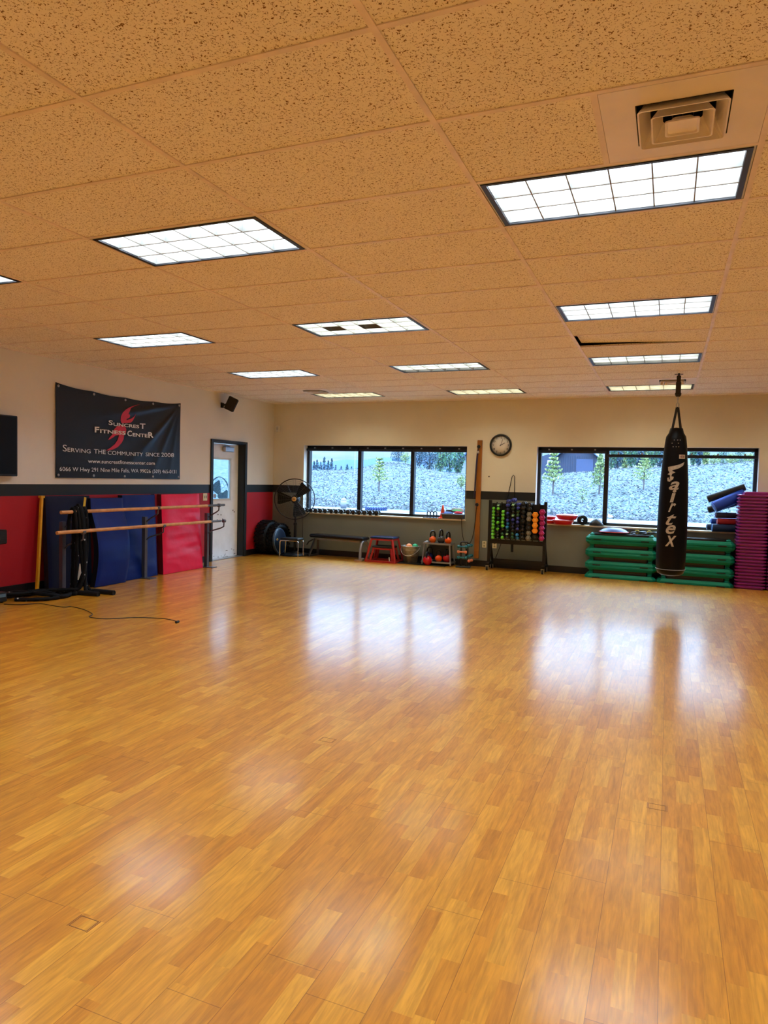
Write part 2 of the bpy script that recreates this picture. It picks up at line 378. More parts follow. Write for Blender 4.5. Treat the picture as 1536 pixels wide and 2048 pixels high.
wall('wall_left', (FY, BY), LX, 'y', [M_upL, M_blk, M_red], [(0, 1.195, 2), (1.195, 1.34, 1), (1.34, TOP, 0)], [DR], -1)
wall('wall_right', (FY, BY), RX, 'y', [M_up, M_blk, M_low], [(0, 1.195, 2), (1.195, 1.34, 1), (1.34, TOP, 0)], [], 1)
wall('wall_front', (LX-WT, RX+WT), FY, 'x', [M_up, M_blk, M_low], [(0, 1.195, 2), (1.195, 1.34, 1), (1.34, TOP, 0)], [], -1)
MB().box(((LX+RX)/2, BY-.006, .055), (RX-LX, .012, .11)).build('baseboard_back', M_base, kind='structure')
b_ = MB(); b_.box((LX+.006, (FY+DR[0]-.06)/2, .055), (.012, DR[0]-.06-FY, .11)); b_.box((LX+.006, (DR[1]+.06+BY-.012)/2, .055), (.012, BY-.012-DR[1]-.06, .11))
b_.build('baseboard_left', M_base, kind='structure')

# ---- ceiling: tiles, grid, fixtures
X0, Y0, CW, RH = -.923, 2.07, 1.2192, .6096
cx = lambda c: X0 + CW*c
ry = lambda j: Y0 + RH*j
FIX = [(c, j) for c in (-4, -2, 0, 2) for j in (14, 10, 6, 2, -2, -6)]
DIFF = [(0.5, 1, 'large'), (0.5, 13, 'far'), (-4.0, 13, 'left')]
M_tile = tile_material()
M_tee = mat('painted_ceiling_grid', (240, 226, 218), .5)
mb = MB()
def qd(x0, x1, y0, y1, z=CZ+.006, mi=0):
    x0, x1, y0, y1 = max(x0, LX), min(x1, RX), max(y0, FY), min(y1, BY)
    if x1-x0 > .01 and y1-y0 > .01: mb.box(((x0+x1)/2, (y0+y1)/2, z+.008), (x1-x0, y1-y0, .016), mi)
for c in range(-6, 6):
    for j in range(-12, 17):
        if (c, j) in FIX or (c, j) == (0, 8): continue
        if any(int(math.floor(d[0])) == c and d[1] == j for d in DIFF):
            d = [d for d in DIFF if int(math.floor(d[0])) == c and d[1] == j][0]
            if d[0] == c: qd(cx(c+.5), cx(c+1), ry(j), ry(j+1))
            else: qd(cx(c), cx(c+.5), ry(j), ry(j+1))
            continue
        qd(cx(c), cx(c+1), ry(j), ry(j+1))
# unseen slab above the hung ceiling, added to keep sky light out
mb.box(((LX+RX)/2, (FY+BY)/2, TOP+.02), (RX-LX+2*WT, BY-FY+2*WT, .04), 1)
mb.build('ceiling', [M_tile, mat('dark_sky_blocker', (50, 45, 40), .8)], kind='structure')
g = MB()
for c in range(-5, 5):
    x = cx(c)
    if LX < x < RX: g.box((x, (FY+BY)/2, CZ+.004), (.025, BY-FY, .008))
for j in range(-10, 17):
    y = ry(j)
    if FY < y < BY: g.box(((LX+RX)/2, y, CZ+.0045), (RX-LX, .023, .0065))
for d in DIFF: 
    xx = cx(d[0]) if d[0] % 1 else cx(d[0]+.5)
    g.box((xx, ry(d[1]+.5), CZ+.0048), (.025, RH, .0065))
for (a, b, c_, d_) in ((LX, RX, BY-.011, BY), (LX, LX+.022, FY, BY), (RX-.022, RX, FY, BY)):
    g.box(((a+b)/2, (c_+d_)/2, CZ+.003), (b-a, d_-c_, .0085))
g.build('trim_1', M_tee, kind='structure')
# the tile that sits askew in its frame
R_ = Matrix.Rotation(math.radians(2.0), 3, 'Y') @ Matrix.Rotation(math.radians(.3), 3, 'X')
MB().box((cx(.5)+.004, ry(8.5)-.002, CZ+.034), (1.19, .585, .016), 0, R=R_).build('ceiling_tile', M_tile, label='speckled tan ceiling tile sitting askew with a dark gap at its corner', cat='ceiling tile')

# ================================================================== LIGHT FIXTURES
M_lamp = emit_material('lit_fluorescent_lamp', (.86, .98, 1.14), LAMP)
M_lampY = emit_material('lit_fluorescent_lamp_yellowish', (1.0, .93, .66), LAMP*.8)
M_lampW = emit_material('lit_fluorescent_lamp_cool', (.88, .98, 1.0), LAMP*.95)
M_louv = mat('white_louver_metal', (134, 134, 128), .5)
M_house = mat('white_fixture_housing', (205, 205, 198), .5)
M_fixblk = mat('dark_fixture_edge', (22, 24, 30), .5)
M_brown = mat('brown_dark_cell_plate', (104, 78, 66), .6)
FW, FD = CW-.05, RH-.05
def fix_meshes():
    D = {}
    h = MB(); zt = .125                                 # housing: open box above the ceiling plane
    h.box((0, 0, zt+.004), (FW+.02, FD+.02, .008))
    for s in (-1, 1): h.box((s*(FW/2+.005), 0, zt/2+.004), (.01, FD+.02, zt)); h.box((0, s*(FD/2+.005), zt/2+.004), (FW, .01, zt))
    D['housing'] = h.mesh('housing', M_house)
    f = MB()                                             # dark edge frame between grid and louver
    for s in (-1, 1): f.box((s*(FW/2-.012), 0, .006), (.026, FD, .014)); f.box((0, s*(FD/2-.009), .006), (FW-.05, .018, .014))
    D['frame'] = f.mesh('frame', M_fixblk)
    l = MB(); w, d = FW-.05, FD-.036
    for k in range(7): l.box((-w/2+w*k/6, 0, .042), (.004, d, .068))
    for k in range(4): l.box((0, -d/2+d*k/3, .042), (w, .004, .068))
    for k in range(1, 6): l.box((-w/2+w*k/6, 0, .007), (.006, d, .004), 1)  # added strips, darker grey paints the shade along the blades' bottom edges
    for k in range(1, 3): l.box((0, -d/2+d*k/3, .0065), (w, .009, .004), 1)
    D['louver'] = l.mesh('louver', [M_louv, mat('grey_edge_shade', (120, 112, 98), .6)])
    D['w'], D['d'] = w, d
    return D
FM = fix_meshes()
def lamp_mesh(on, m):
    mb = MB(); w, d = FM['w'], FM['d']
    for k in on: y = -d/2 + d*(k+.5)/3; mb.box((0, y, .108), (w-.02, d/3-.03, .006))
    return mb.mesh('lamp', m)
L_all, L_y, L_cool, L_two = lamp_mesh((0, 1, 2), M_lamp), lamp_mesh((0, 1, 2), M_lampY), lamp_mesh((0, 1, 2), M_lampW), lamp_mesh((0, 1), M_lampW)
names_c = {-4: 'leftmost', -2: 'left of centre', 0: 'right of centre', 2: 'beyond'}
labels = {(0, 2): 'largest troffer ceiling light, beside the square air diffuser', (-2, 2): 'large troffer ceiling light with bright cells at upper left of the room',
 (-4, 2): 'corner of a troffer ceiling light cut off by the left edge of the photo', (-4, 6): 'small lit troffer ceiling light at left, second row from the camera',
 (-2, 6): 'troffer ceiling light with two cells darkened by added brown plates, middle of the ceiling', (0, 6): 'long lit troffer ceiling light just in front of the askew ceiling tile',
 (0, 10): 'partly lit troffer ceiling light between the askew tile and the punching bag', (-2, 10): 'bluish partly lit troffer ceiling light above the clock side of the room',
 (-4, 10): 'flat-looking lit troffer ceiling light nearest to the wall loudspeaker', (-4, 14): 'yellowish troffer ceiling light beside the leftmost small air diffuser',
 (-2, 14): 'yellowish troffer ceiling light near the back wall, above the left window end', (0, 14): 'yellowish troffer ceiling light behind the punching bag hanger'}
for c, j in FIX:
    kw = {}
    if (c, j) in labels: lab, grp = labels[(c, j)], 'lit troffer lights in the hung ceiling'
    else: lab, grp = 'lit troffer ceiling light out of the photo, beside or behind the camera', 'troffer lights out of the photo'
    t = thing('ceiling_light', lab, 'ceiling light', (cx(c+.5), ry(j+.5), CZ), 0, grp)
    inst('housing', FM['housing'], (0, 0, 0), parent=t); inst('frame', FM['frame'], (0, 0, 0), parent=t); inst('louver', FM['louver'], (0, 0, 0), parent=t)
    lm = L_y if j == 14 else (L_two if (j == 10 and c in (-2, 0)) else (L_cool if (c, j) in ((-2, 6), (0, 10)) else L_all))
    inst('lamp', lm, (0, 0, 0), parent=t)
    if (c, j) == (-2, 6):
        for kx in (1.5, 3.5):
            q = MB(); q.box((-FM['w']/2+FM['w']*kx/6, 0, .072), (FM['w']/6-.01, FM['d']/3-.01, .004)); q.build('dark_cell_plate', M_brown, t, label='added brown plate darkening a cell')  # added plate, its brown paints the cell as dark

# ---- air diffusers
M_diff = mat('cream_painted_steel', (240, 232, 230), .45, noise=(3, .06))
M_dark = mat('dark_duct_interior', (14, 14, 15), .8)
def diffuser(x, y, label):
    t = thing('air_diffuser', label, 'air vent', (x, y, CZ), 0, 'square air diffusers in the ceiling')
    p = MB(); S = RH/2-.014
    H = .165
    for s in (-1, 1): p.box((s*(S+H)/2, 0, .004), (S-H, 2*S, .006)); p.box((0, s*(S+H)/2, .004), (2*H, S-H, .006))
    p.build('panel', M_diff, t)
    o = MB(); o.box((0, 0, .12), (2*H, 2*H, .006)); 
    for s in (-1, 1): o.box((s*H, 0, .06), (.004, 2*H, .12)); o.box((0, s*H, .06), (2*H, .004, .12))
    for k in range(-3, 4): o.box((k*.04, 0, .08), (.003, 2*H, .03), 1)
    o.build('duct_box', [M_dark, M_blackmetal], t)
    def ringpts(a, z, r=.012):
        P = []
        for sx, sy, a0 in ((1, 1, 0), (-1, 1, 90), (-1, -1, 180), (1, -1, 270)):
            for q in (0, 45, 90): an = math.radians(a0+q); P.append((sx*(a-r)+r*math.cos(an), sy*(a-r)+r*math.sin(an), z))
        return P
    for a, z0, a2, z1 in ((.160, -.022, .118, .045), (.112, -.026, .072, .035)):
        k = MB(); R1 = ringpts(a, z0); R0 = ringpts(a-.006, z0); R2 = ringpts(a2, z1); R3 = ringpts(a2+.004, z1+.002)
        n = 12; P = R0+R1+R3+R2
        Fs = []
        for i in range(n):
            jn = (i+1) % n
            Fs += [(i, jn, n+jn, n+i), (n+i, n+jn, 2*n+jn, 2*n+i), (2*n+i, 2*n+jn, 3*n+jn, 3*n+i), (3*n+i, 3*n+jn, jn, i)]
        k.add(P, Fs); k.build('vane_ring', M_diff, t)
    k = MB(); n = 12; P = ringpts(.062, -.028) + ringpts(.056, -.028) + ringpts(.036, .0) + ringpts(.062, -.022)
    Fs = [tuple(range(2*n, 3*n))]
    for i in range(n): jn = (i+1) % n; Fs += [(i, jn, n+jn, n+i), (n+i, n+jn, 2*n+jn, 2*n+i), (3*n+i, 3*n+jn, jn, i)]
    Fs.append(tuple(range(3*n, 4*n)))
    k.add(P, Fs); k.build('center_cap', M_diff, t)
diffuser(cx(.75), ry(1.5), 'large square air diffuser beside the nearest ceiling light')
diffuser(cx(.75), ry(13.5), 'small air diffuser in the ceiling behind the punching bag hanger')
diffuser(cx(-3.75), ry(13.5), 'small air diffuser in the ceiling near the left back corner')

# ================================================================== WINDOWS
M_frame = mat('dark_window_frame', (13, 16, 26), .45, .0)
M_sill = mat('pale_window_sill', (196, 180, 150), .4)
M_glass = glass_material('window_glass', (.95, .98, 1.0), .035)
M_head = mat('dark_blind_headrail', (18, 24, 40), .4)
def window(name, W, mull, drop):
    x0, x1, z0, z1 = W; t = shell(name, ((x0+x1)/2, BY, z0))
    ox, oz = (x0+x1)/2, z0; yf = .14; FWd = .055
    s = MB(); s.box((0, yf/2-.02, .01), (x1-x0+.02, yf+.04+.0, .025)); s.build('window_sill', M_sill, t)
    f = MB(); w = x1-x0; hh = z1-z0
    f.box((-w/2+FWd/2, yf+.05, hh/2), (FWd, .1, hh)); f.box((w/2-FWd/2, yf+.05, hh/2), (FWd, .1, hh))
    f.box((0, yf+.05, hh-.03), (w, .1, .06)); f.box((0, yf+.05, .045), (w, .1, .05)); f.build('window_frame', M_frame, t)
    edges = [x0] + mull + [x1]
    for m in mull: q = MB(); q.box((m-ox, yf+.05, hh/2), (.07, .1, hh-.08)); q.build('mullion', M_frame, t)
    for i in range(len(edges)-1):
        a, b = edges[i]-ox, edges[i+1]-ox
        q = MB(); q.box(((a+b)/2, yf+.07, hh/2), (b-a-.05, .006, hh-.1)); q.build('window_pane', M_glass, t)
        q = MB(); zc = hh-.085-drop[i]; q.box(((a+b)/2, yf-.035, zc), (b-a-.03, .05, .05), bev=.006)
        for k in range(3): q.box((a+(b-a)*(k+.5)/3, yf-.035, zc+.035), (.025, .03, .03), 1)
        q.build('blind_headrail', [M_head, M_metal], t)
    # cased reveals
    q = MB(); q.box((-w/2+.002, yf/2, hh/2), (.004, yf, hh)); q.box((w/2-.002, yf/2, hh/2), (.004, yf, hh)); q.box((0, yf/2, hh-.002), (w, yf, .004)); q.build('window_reveal', M_white, t)
window('window_1', W1, [-5.50, -4.42], (0, 0, 0)); window('window_2', W2, [-.97, .13], (.0, .06, .06))

# ================================================================== DOOR
M_door = mat('scuffed_off_white_door', (240, 244, 250), .4, noise=(6, .05))
t = shell('door_1', (LX, DR[0], 0))
DWd, DHt = DR[1]-DR[0], DR[3]
q = MB(); q.box((.012, -.03, DHt/2+.02), (.025, .06, DHt+.04)); q.box((.012, DWd+.03, DHt/2+.02), (.025, .06, DHt+.04)); q.box((.012, DWd/2, DHt+.02), (.025, DWd, .04))
q.box((-.09, .006, DHt/2), (.18, .012, DHt)); q.box((-.09, DWd-.006, DHt/2), (.18, .012, DHt)); q.box((-.09, DWd/2, DHt-.006), (.18, DWd, .012)); q.build('door_frame', M_blk, t)
GY0, GY1, GZ0, GZ1 = .10, .72, 1.07, 1.80
xl = -.13
q = MB()
for (a, b, z0, z1) in ((.014, GY0, .01, DHt-.02), (GY1, DWd-.014, .01, DHt-.02), (GY0, GY1, .01, GZ0), (GY0, GY1, GZ1, DHt-.02)): q.box((xl-.022, (a+b)/2, (z0+z1)/2), (.044, b-a, z1-z0))
dl = q.build('door_leaf', M_door, t)
q = MB()
for (a, b, z0, z1) in ((GY0-.02, GY0+.012, GZ0-.02, GZ1+.02), (GY1-.012, GY1+.02, GZ0-.02, GZ1+.02), (GY0, GY1, GZ0-.02, GZ0+.012), (GY0, GY1, GZ1-.012, GZ1+.02)): q.box((xl+.004, (a+b)/2, (z0+z1)/2), (.016, b-a, z1-z0))
q.build('glazing_bead', M_white, t)
MB().box((xl-.015, (GY0+GY1)/2, (GZ0+GZ1)/2), (.006, GY1-GY0, GZ1-GZ0)).build('door_glass', glass_material('reflective_door_glass', (.8, .95, 1.0), .75), t, label='reflective door glass')
q = MB(); q.box((xl+.04, .60, DHt-.115), (.06, .26, .085), bev=.006); q.build('door_closer', M_metal, t, label='steel door closer')
q = MB(); q.bar((xl+.05, .62, DHt-.06), (xl+.10, .40, DHt-.035), .02, .008); q.bar((xl+.10, .40, DHt-.035), (xl+.12, .72, DHt-.03), .02, .008); q.build('closer_arm', M_metal, t)
q = MB()
for y_, z_ in ((.36, .80), (.45, .79), (.34, .70), (.42, .68), (.50, .71), (.82, .86), (.86, .83)): q.box((xl+.002, y_, z_), (.004, .02, .022), bev=.001)
random.seed(3)
for k in range(26): q.box((xl+.001, .05+random.random()*.85, .015+random.random()**2*.13), (.003, .01+random.random()*.04, .004+.006*random.random()), R=Matrix.Rotation(random.random()-.5, 3, 'X'), bev=.001)
q.build('scuff_mark', mat('dark_scuff', (60, 58, 60), .7), t)
MB().box((-.09, DWd/2, .006), (.18, DWd, .012)).build('threshold', M_metal, t)

# ================================================================== OUTDOORS
def gz(X, Y):
    """height of the ground outside"""
    if Y < 37: base = -.30; k = 0
    else: k = min(1, (Y-37)/32.0); k = k*k*(3-2*k)
    a = X/max(Y, 1)
    H = 2.5 + 2.9*max(0, min(1, (a+.18)/.28)) * .55
    H += 1.3*math.exp(-((a+.395)/.055)**2)*(1 if Y > 45 else (Y-37)/8 if Y > 37 else 0)*max(0, min(1, (Y-50)/25))
    z = -.30 + H*k
    if Y > 75: z -= (Y-75)*.03
    if Y > 37: z += .16*mnoise.noise(Vector((X*.12, Y*.12, 0)))*min(1, (Y-37)/6) + .07*mnoise.noise(Vector((X*.6, Y*.5, 3)))*min(1, (Y-37)/6)
    return z
q = MB(); xs = np.linspace(-130, 70, 200); ysr = list(np.linspace(BY+WT, 34, 4)) + list(np.linspace(36, 80, 70)) + list(np.linspace(84, 260, 24)); 
V = [(x, y, gz(x, y)) for y in ysr for x in xs]; nx = len(xs)
q.add(V, [(j*nx+i, j*nx+i+1, (j+1)*nx+i+1, (j+1)*nx+i) for j in range(len(ysr)-1) for i in range(nx-1)], 0, True)
q.build('grassy_slope', ground_material(), kind='structure')
q = MB(); q.box((-10, 28, -.29), (110, 18.5, .03)); q.build('asphalt_lane', mat('pale_wet_asphalt', (72, 80, 96), .8, noise=(2, .15)), kind='structure')
# ground beyond the left door
q = MB(); q.box((-37, 3, -.08), (58, 34, .06)); q.build('side_yard', MATS.get('side') or mat('side_yard_gravel', (90, 98, 100), .9, noise=(1, .2)), kind='structure')
# dead-grass tufts
random.seed(11); q = MB()
for k in range(16000):
    Y = 38 + 34*random.random()**1.3; a = -.60 + .76*random.random(); X = a*Y; z = gz(X, Y); h = .03+.07*random.random(); d = (random.random()-.5)*.5; w = .03+.06*random.random()
    q.add([(X-w, Y, z-.02), (X+w, Y+.02, z-.02), (X+d+w*.4, Y-.02, z+h), (X+d-w*.3, Y, z+h*.8)], [(0, 1, 2, 3)], 0 if random.random() < .6 else 1)
q.build('dry_grass_tufts', [mat('frosted_dry_grass', (106, 108, 116), .9), mat('green_dry_grass', (58, 66, 72), .9)], kind='stuff', label='pale frosted grass tufts all over the slope outside the windows', cat='grass')

M_bark = mat('tree_bark', (70, 66, 70), .9, noise=(8, .3))
LEAF = {'pine': [mat('pine_needles_light', (128, 142, 84), .8), mat('pine_needles_mid', (92, 112, 72), .8)],
        'dark': [mat('conifer_dark', (28, 56, 74), .8), mat('conifer_mid', (44, 76, 92), .8)],
        'green': [mat('leaf_green', (60, 98, 66), .8), mat('leaf_teal', (34, 70, 76), .8)],
        'yellow': [mat('leaf_yellow_green', (118, 132, 80), .8), mat('leaf_green2', (74, 98, 66), .8)]}
def tree(X, Y, h, w, kind, label, name='tree', grp=None, n=500, seed=0, zb=None, shape='cone'):
    rnd = random.Random(seed); z0 = (gz(X, Y) if zb is None else zb)-.1
    t = thing(name, label, 'tree', (X, Y, z0), 0, grp)
    k = MB(); k.tube([(0, 0, 0), (.02*w, 0, h*.5), (0, 0, h*.93)], [.035*h**.7, .022*h**.7, .006*h], 6)
    for i in range(10):
        zz = h*(.3+.6*i/10); a = rnd.random()*6.28; r = w*.4*(1-.7*i/10); k.tube([(0, 0, zz), (r*math.cos(a), r*math.sin(a), zz+r*.35)], [.012*h**.7, .004*h], 4)
    k.build('trunk', M_bark, t)
    f = MB(); ls = max(.05, h*.026)
    for i in range(n):
        if shape == 'cone':
            u = rnd.random()**.8; zz = h*(.22+.78*u); rad = w/2*(1-u)**.8*(.35+.65*rnd.random()**.5)*(1+.25*math.sin(u*40))+.02
        elif shape == 'pine':
            u = rnd.random(); lv = int(u*7)/7; zz = h*(.30+.70*(lv+.05*rnd.random()+.04)); rad = w/2*(1-lv*.75)*rnd.random()**.7; zz += rad*.35
        else:
            u = rnd.random(); th = math.acos(2*u-1); zz = h*.58 + h*.42*math.cos(th)*rnd.random()**.33; rad = w/2*math.sin(th)*rnd.random()**.4
        a = rnd.random()*2*PI; c = Vector((rad*math.cos(a), rad*math.sin(a), zz)); s = ls*(.7+.9*rnd.random())
        d1 = Vector((rnd.random()-.5, rnd.random()-.5, rnd.random()*.8)).normalized()*s; d2 = Vector((rnd.random()-.5, rnd.random()-.5, rnd.random()-.5)).normalized()*s*.6
        f.add([c-d1, c+d2, c+d1, c-d2], [(0, 1, 2, 3)], 0 if rnd.random() < .6 else 1)
    f.build('foliage', LEAF[kind], t)
def tree_px(x, y, topy, wpx, Y, kind, label, **k):
    b = at(x, y, 1, Y); tp = at(x, topy, 1, Y); w = wpx/FPX*Y*.95
    tree(b.x, Y, tp.z-gz(b.x, Y), w, kind, label, **k)
tree_px(758, 966, 913, 42, 50, 'pine', 'yellow-green pine sapling seen through the middle pane of the left window', shape='pine', n=700, seed=1)
tree_px(922, 978, 946, 20, 52, 'yellow', 'low green shrub at the right edge of the left window', shape='round', n=400, seed=2, name='shrub')
tree_px(1106, 972, 903, 44, 50, 'pine', 'tall yellow-green pine sapling in the left pane of the right window', shape='pine', n=900, seed=3)
tree_px(1199, 968, 902, 34, 50, 'yellow', 'bushy yellow-green pine just left of the first mullion of the right window', shape='cone', n=900, seed=4)
tree_px(1287, 972, 912, 44, 52, 'pine', 'young pine left of the punching bag in the middle pane', shape='pine', n=800, seed=5)
tree_px(1165, 995, 968, 22, 46, 'yellow', 'small leafless-looking bush on the slope below the barn', shape='round', n=160, seed=6, name='bush')
tree_px(810, 944, 902, 26, 70, 'yellow', 'light green tree left of the second mullion of the left window', shape='round', n=700, seed=7)
tree_px(795, 944, 892, 34, 95, 'dark', 'dark blue-green tree hanging over the mound behind the sapling', shape='round', n=900, seed=8)
for i, (x, w, kd) in enumerate([(838, 26, 'dark'), (858, 30, 'dark'), (880, 24, 'green'), (898, 26, 'green'), (916, 22, 'green'), (870, 40, 'yellow')]):
    tree_px(x, 944, 884 if i < 5 else 922, w*1.3, 84+i*3, kd, 'tree in the dense blue-green clump behind the right pane of the left window', shape='round', n=1000, seed=20+i, grp='tree clump behind the left window')
for i, x in enumerate([628, 634, 641, 648, 656, 663, 671, 682, 694, 703, 727, 738]):
    Y = 230; b = at(x, 950, 1, Y); h = (at(x, [922, 919, 924, 914, 921, 917, 930, 932, 928, 933, 934, 936][i], 1, Y).z - b.z)+6
    tree(b.x, Y, h, 3.2, 'dark', 'distant blue-green conifer in the row on the skyline of the left window', n=300, seed=40+i, zb=b.z-6, grp='distant conifers on the skyline')
k = 0
for i, x in enumerate([1222, 1234, 1248, 1262, 1276, 1292, 1306, 1320, 1334, 1385, 1396, 1410]):
    tree_px(x, 944, 880, 24 if i < 9 else 14, 80+(i % 3)*5, ['green', 'dark', 'yellow'][i % 3], 'tall tree in the woodland edge behind the middle and right panes of the right window', shape='round', n=1000, seed=60+i, grp='woodland edge behind the right window')
for i, x in enumerate([1428, 1445, 1462, 1480, 1498, 1512]):
    tree_px(x, 940, 905-(i % 2)*10, 26, 74+(i % 2)*5, ['yellow', 'green'][i % 2], 'bushy tree on the crest in the right pane, beyond the rolled mats', shape='round', n=800, seed=80+i, grp='bushy trees on the crest at right')
# hills far off
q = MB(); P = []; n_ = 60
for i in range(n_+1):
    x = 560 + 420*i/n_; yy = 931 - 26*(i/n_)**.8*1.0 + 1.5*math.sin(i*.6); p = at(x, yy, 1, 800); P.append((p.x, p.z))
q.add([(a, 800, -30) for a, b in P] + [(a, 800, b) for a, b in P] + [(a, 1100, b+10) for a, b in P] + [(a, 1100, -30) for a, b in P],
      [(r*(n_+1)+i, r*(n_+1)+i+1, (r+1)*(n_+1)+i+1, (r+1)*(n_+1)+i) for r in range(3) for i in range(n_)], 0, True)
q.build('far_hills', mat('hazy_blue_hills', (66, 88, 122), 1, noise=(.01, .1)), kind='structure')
# barn
def barn():
    Y = 110; l = at(1118, 912, 1, Y); r = at(1192, 912, 1, Y); t = thing('barn', 'dark blue metal-sided barn on the crest in the right window', 'building', (0, 0, 0))
    zb = 1.5; c = (l.x+r.x)/2; w = (r.x-l.x)/2
    q = MB(); q.prism([(-w, 0), (w, 0), (w, l.z-zb), (0, l.z-zb+2.2), (-w, l.z-zb)], (c, Y, zb), (1, 0, 0), (0, 0, 1), -14)
    for k in range(17): q.box((c-w+2*w*k/16, Y-.03, (zb+l.z)/2), (.06, .06, l.z-zb))
    MBn = mat('navy_metal_siding', (28, 40, 66), .6); q.build('wall', MBn, t)
    q = MB(); q.bar((c-w-.5, Y+6.5, l.z-.15), (c, Y+6.5, l.z+2.35), 14.6, .15); q.bar((c, Y+6.5, l.z+2.35), (c+w+.5, Y+6.5, l.z-.15), 14.6, .15); q.build('roof', mat('blue_grey_roof', (58, 76, 110), .5), t)
    a = at(1153, 918, 1, Y); b = at(1186, 937, 1, Y)
    MB().box(((a.x+b.x)/2, Y-.05, (a.z+b.z-1)/2), (b.x-a.x, .08, a.z-b.z+1)).build('garage_door', mat('slate_blue_door', (44, 58, 92), .6), t)
    a = at(1083, 912, 1, Y); q = MB(); q.prism([(0, 0), (l.x-a.x, 0), (l.x-a.x, at(1110, 901, 1, Y).z-zb), (0, a.z-zb)], (a.x, Y+.5, zb), (1, 0, 0), (0, 0, 1), -8); q.build('side_wing', MBn, t)
    a = at(1096, 921, 1, Y+.4); q = MB(); q.box((a.x+.3, Y+.45, a.z-.45), (.75, .08, .95)); f = q.build('window', mat('white_trim_out', (225, 228, 230), .6), t)
    q = MB(); q.box((a.x+.3, Y+.40, a.z-.45), (.5, .06, .75)); q.build('pane', mat('dark_pane', (30, 45, 80), .2), f)
barn()
p = at(925, 930, 1, 100); t = thing('house', 'pale blue-roofed house corner at the right end of the left window', 'building', (0, 0, 0))
q = MB(); q.prism([(-1.2, -4), (6, -4), (6, 1.0), (2.6, 3.2), (-1.2, 0)], (p.x, 100, p.z), (1, 0, 0), (0, 0, 1), -8); q.build('wall', mat('pale_siding', (120, 128, 142), .7), t)
q = MB(); q.bar((p.x-1.7, 103.5, p.z-.35), (p.x+2.6, 103.5, p.z+3.35), 8.6, .2); q.build('roof', MATS['blue_grey_roof'], t)
# tyre, bollard, pole, tarp, board outside
p = at(752, 1021, 1, 36)
q = MB(); R0, R1, H = .32, .60, .20
q.lathe([(R0, .03), (R0+.06, 0), (R1-.08, 0), (R1, .06), (R1, H-.06), (R1-.08, H), (R0+.06, H), (R0, H-.03), (R0, .03)], (0, 0, 0), n=36)
for k in range(26):
    a = 2*PI*k/26
    for s in (-1, 1):
        c = Vector(((R1+.012)*math.cos(a+s*.05), (R1+.012)*math.sin(a+s*.05), H/2+s*.06)); q.box(c, (.03, .06, .09), 0, R=Matrix.Rotation(a, 3, 'Z') @ Matrix.Rotation(s*.6, 3, 'X'))
o = q.build('tractor_tire', mat('blue_weathered_tire', (22, 44, 88), .7, noise=(10, .2)), label='large bluish tire lying flat outside the left window', cat='tire'); o.location = (p.x, 36, -.275)
p = at(687, 1018, 1, 36.4)
q = MB(); q.lathe([(.17, 0), (.17, .46), (.15, .47), (.17, .48), (.17, .5), (.10, .57), (0, .60)], n=20); o = q.build('bollard', mat('white_bollard', (104, 108, 116), .6), label='short white round bollard outside the left window', cat='bollard'); o.location = (p.x, 36.4, -.275)
p = at(709, 960, 1, 60); q = MB(); q.cyl((0, 0, -.5), (0, 0, 3.2), .03, 8); o = q.build('pole', mat('grey_pole', (140, 150, 160), .6), label='thin pole on the slope just left of the first mullion', cat='pole'); o.location = (p.x, 60, gz(p.x, 60))
p = at(842, 1018, 1, 36.2); q = MB(); q.loft([[(-.33+a*.3*0+x*s_, y*s_, z) for x, y in ((-.1, -.1), (.2, -.16), (.5, -.12), (.75, -.03), (.72, .06), (.4, .16), (0, .14))] for z, s_, a in ((0, 1, 0), (.07, .9, 0), (.12, .6, 0))])
o = q.build('tarp', mat('blue_tarp', (24, 56, 108), .6), label='flat crumpled blue tarp on the lane in the right pane of the left window', cat='tarp'); o.location = (p.x, 36.2, -.275)
p = at(1221, 1017, 1, 39); q = MB(); q.prism([(-.15, 0), (.22, 0), (.1, .16), (-.12, .22)], (0, 0, 0), (1, 0, 0), (0, .4, 1), -.06)
o = q.build('board', mat('tan_cardboard', (132, 106, 86), .8), label='scrap of tan board on the slope right of the first mullion of the right window', cat='board'); o.location = (p.x, 39, gz(p.x, 39)-.02)

# ================================================================== WALL THINGS
M_txt = mat('white_print', (236, 236, 236), .5, noise=(5, .02))
M_redprint = mat('red_print', (214, 28, 52), .45)
M_vinyl = mat('black_banner_vinyl', (8, 10, 13), .4, spec=.4, noise=(3, .15))
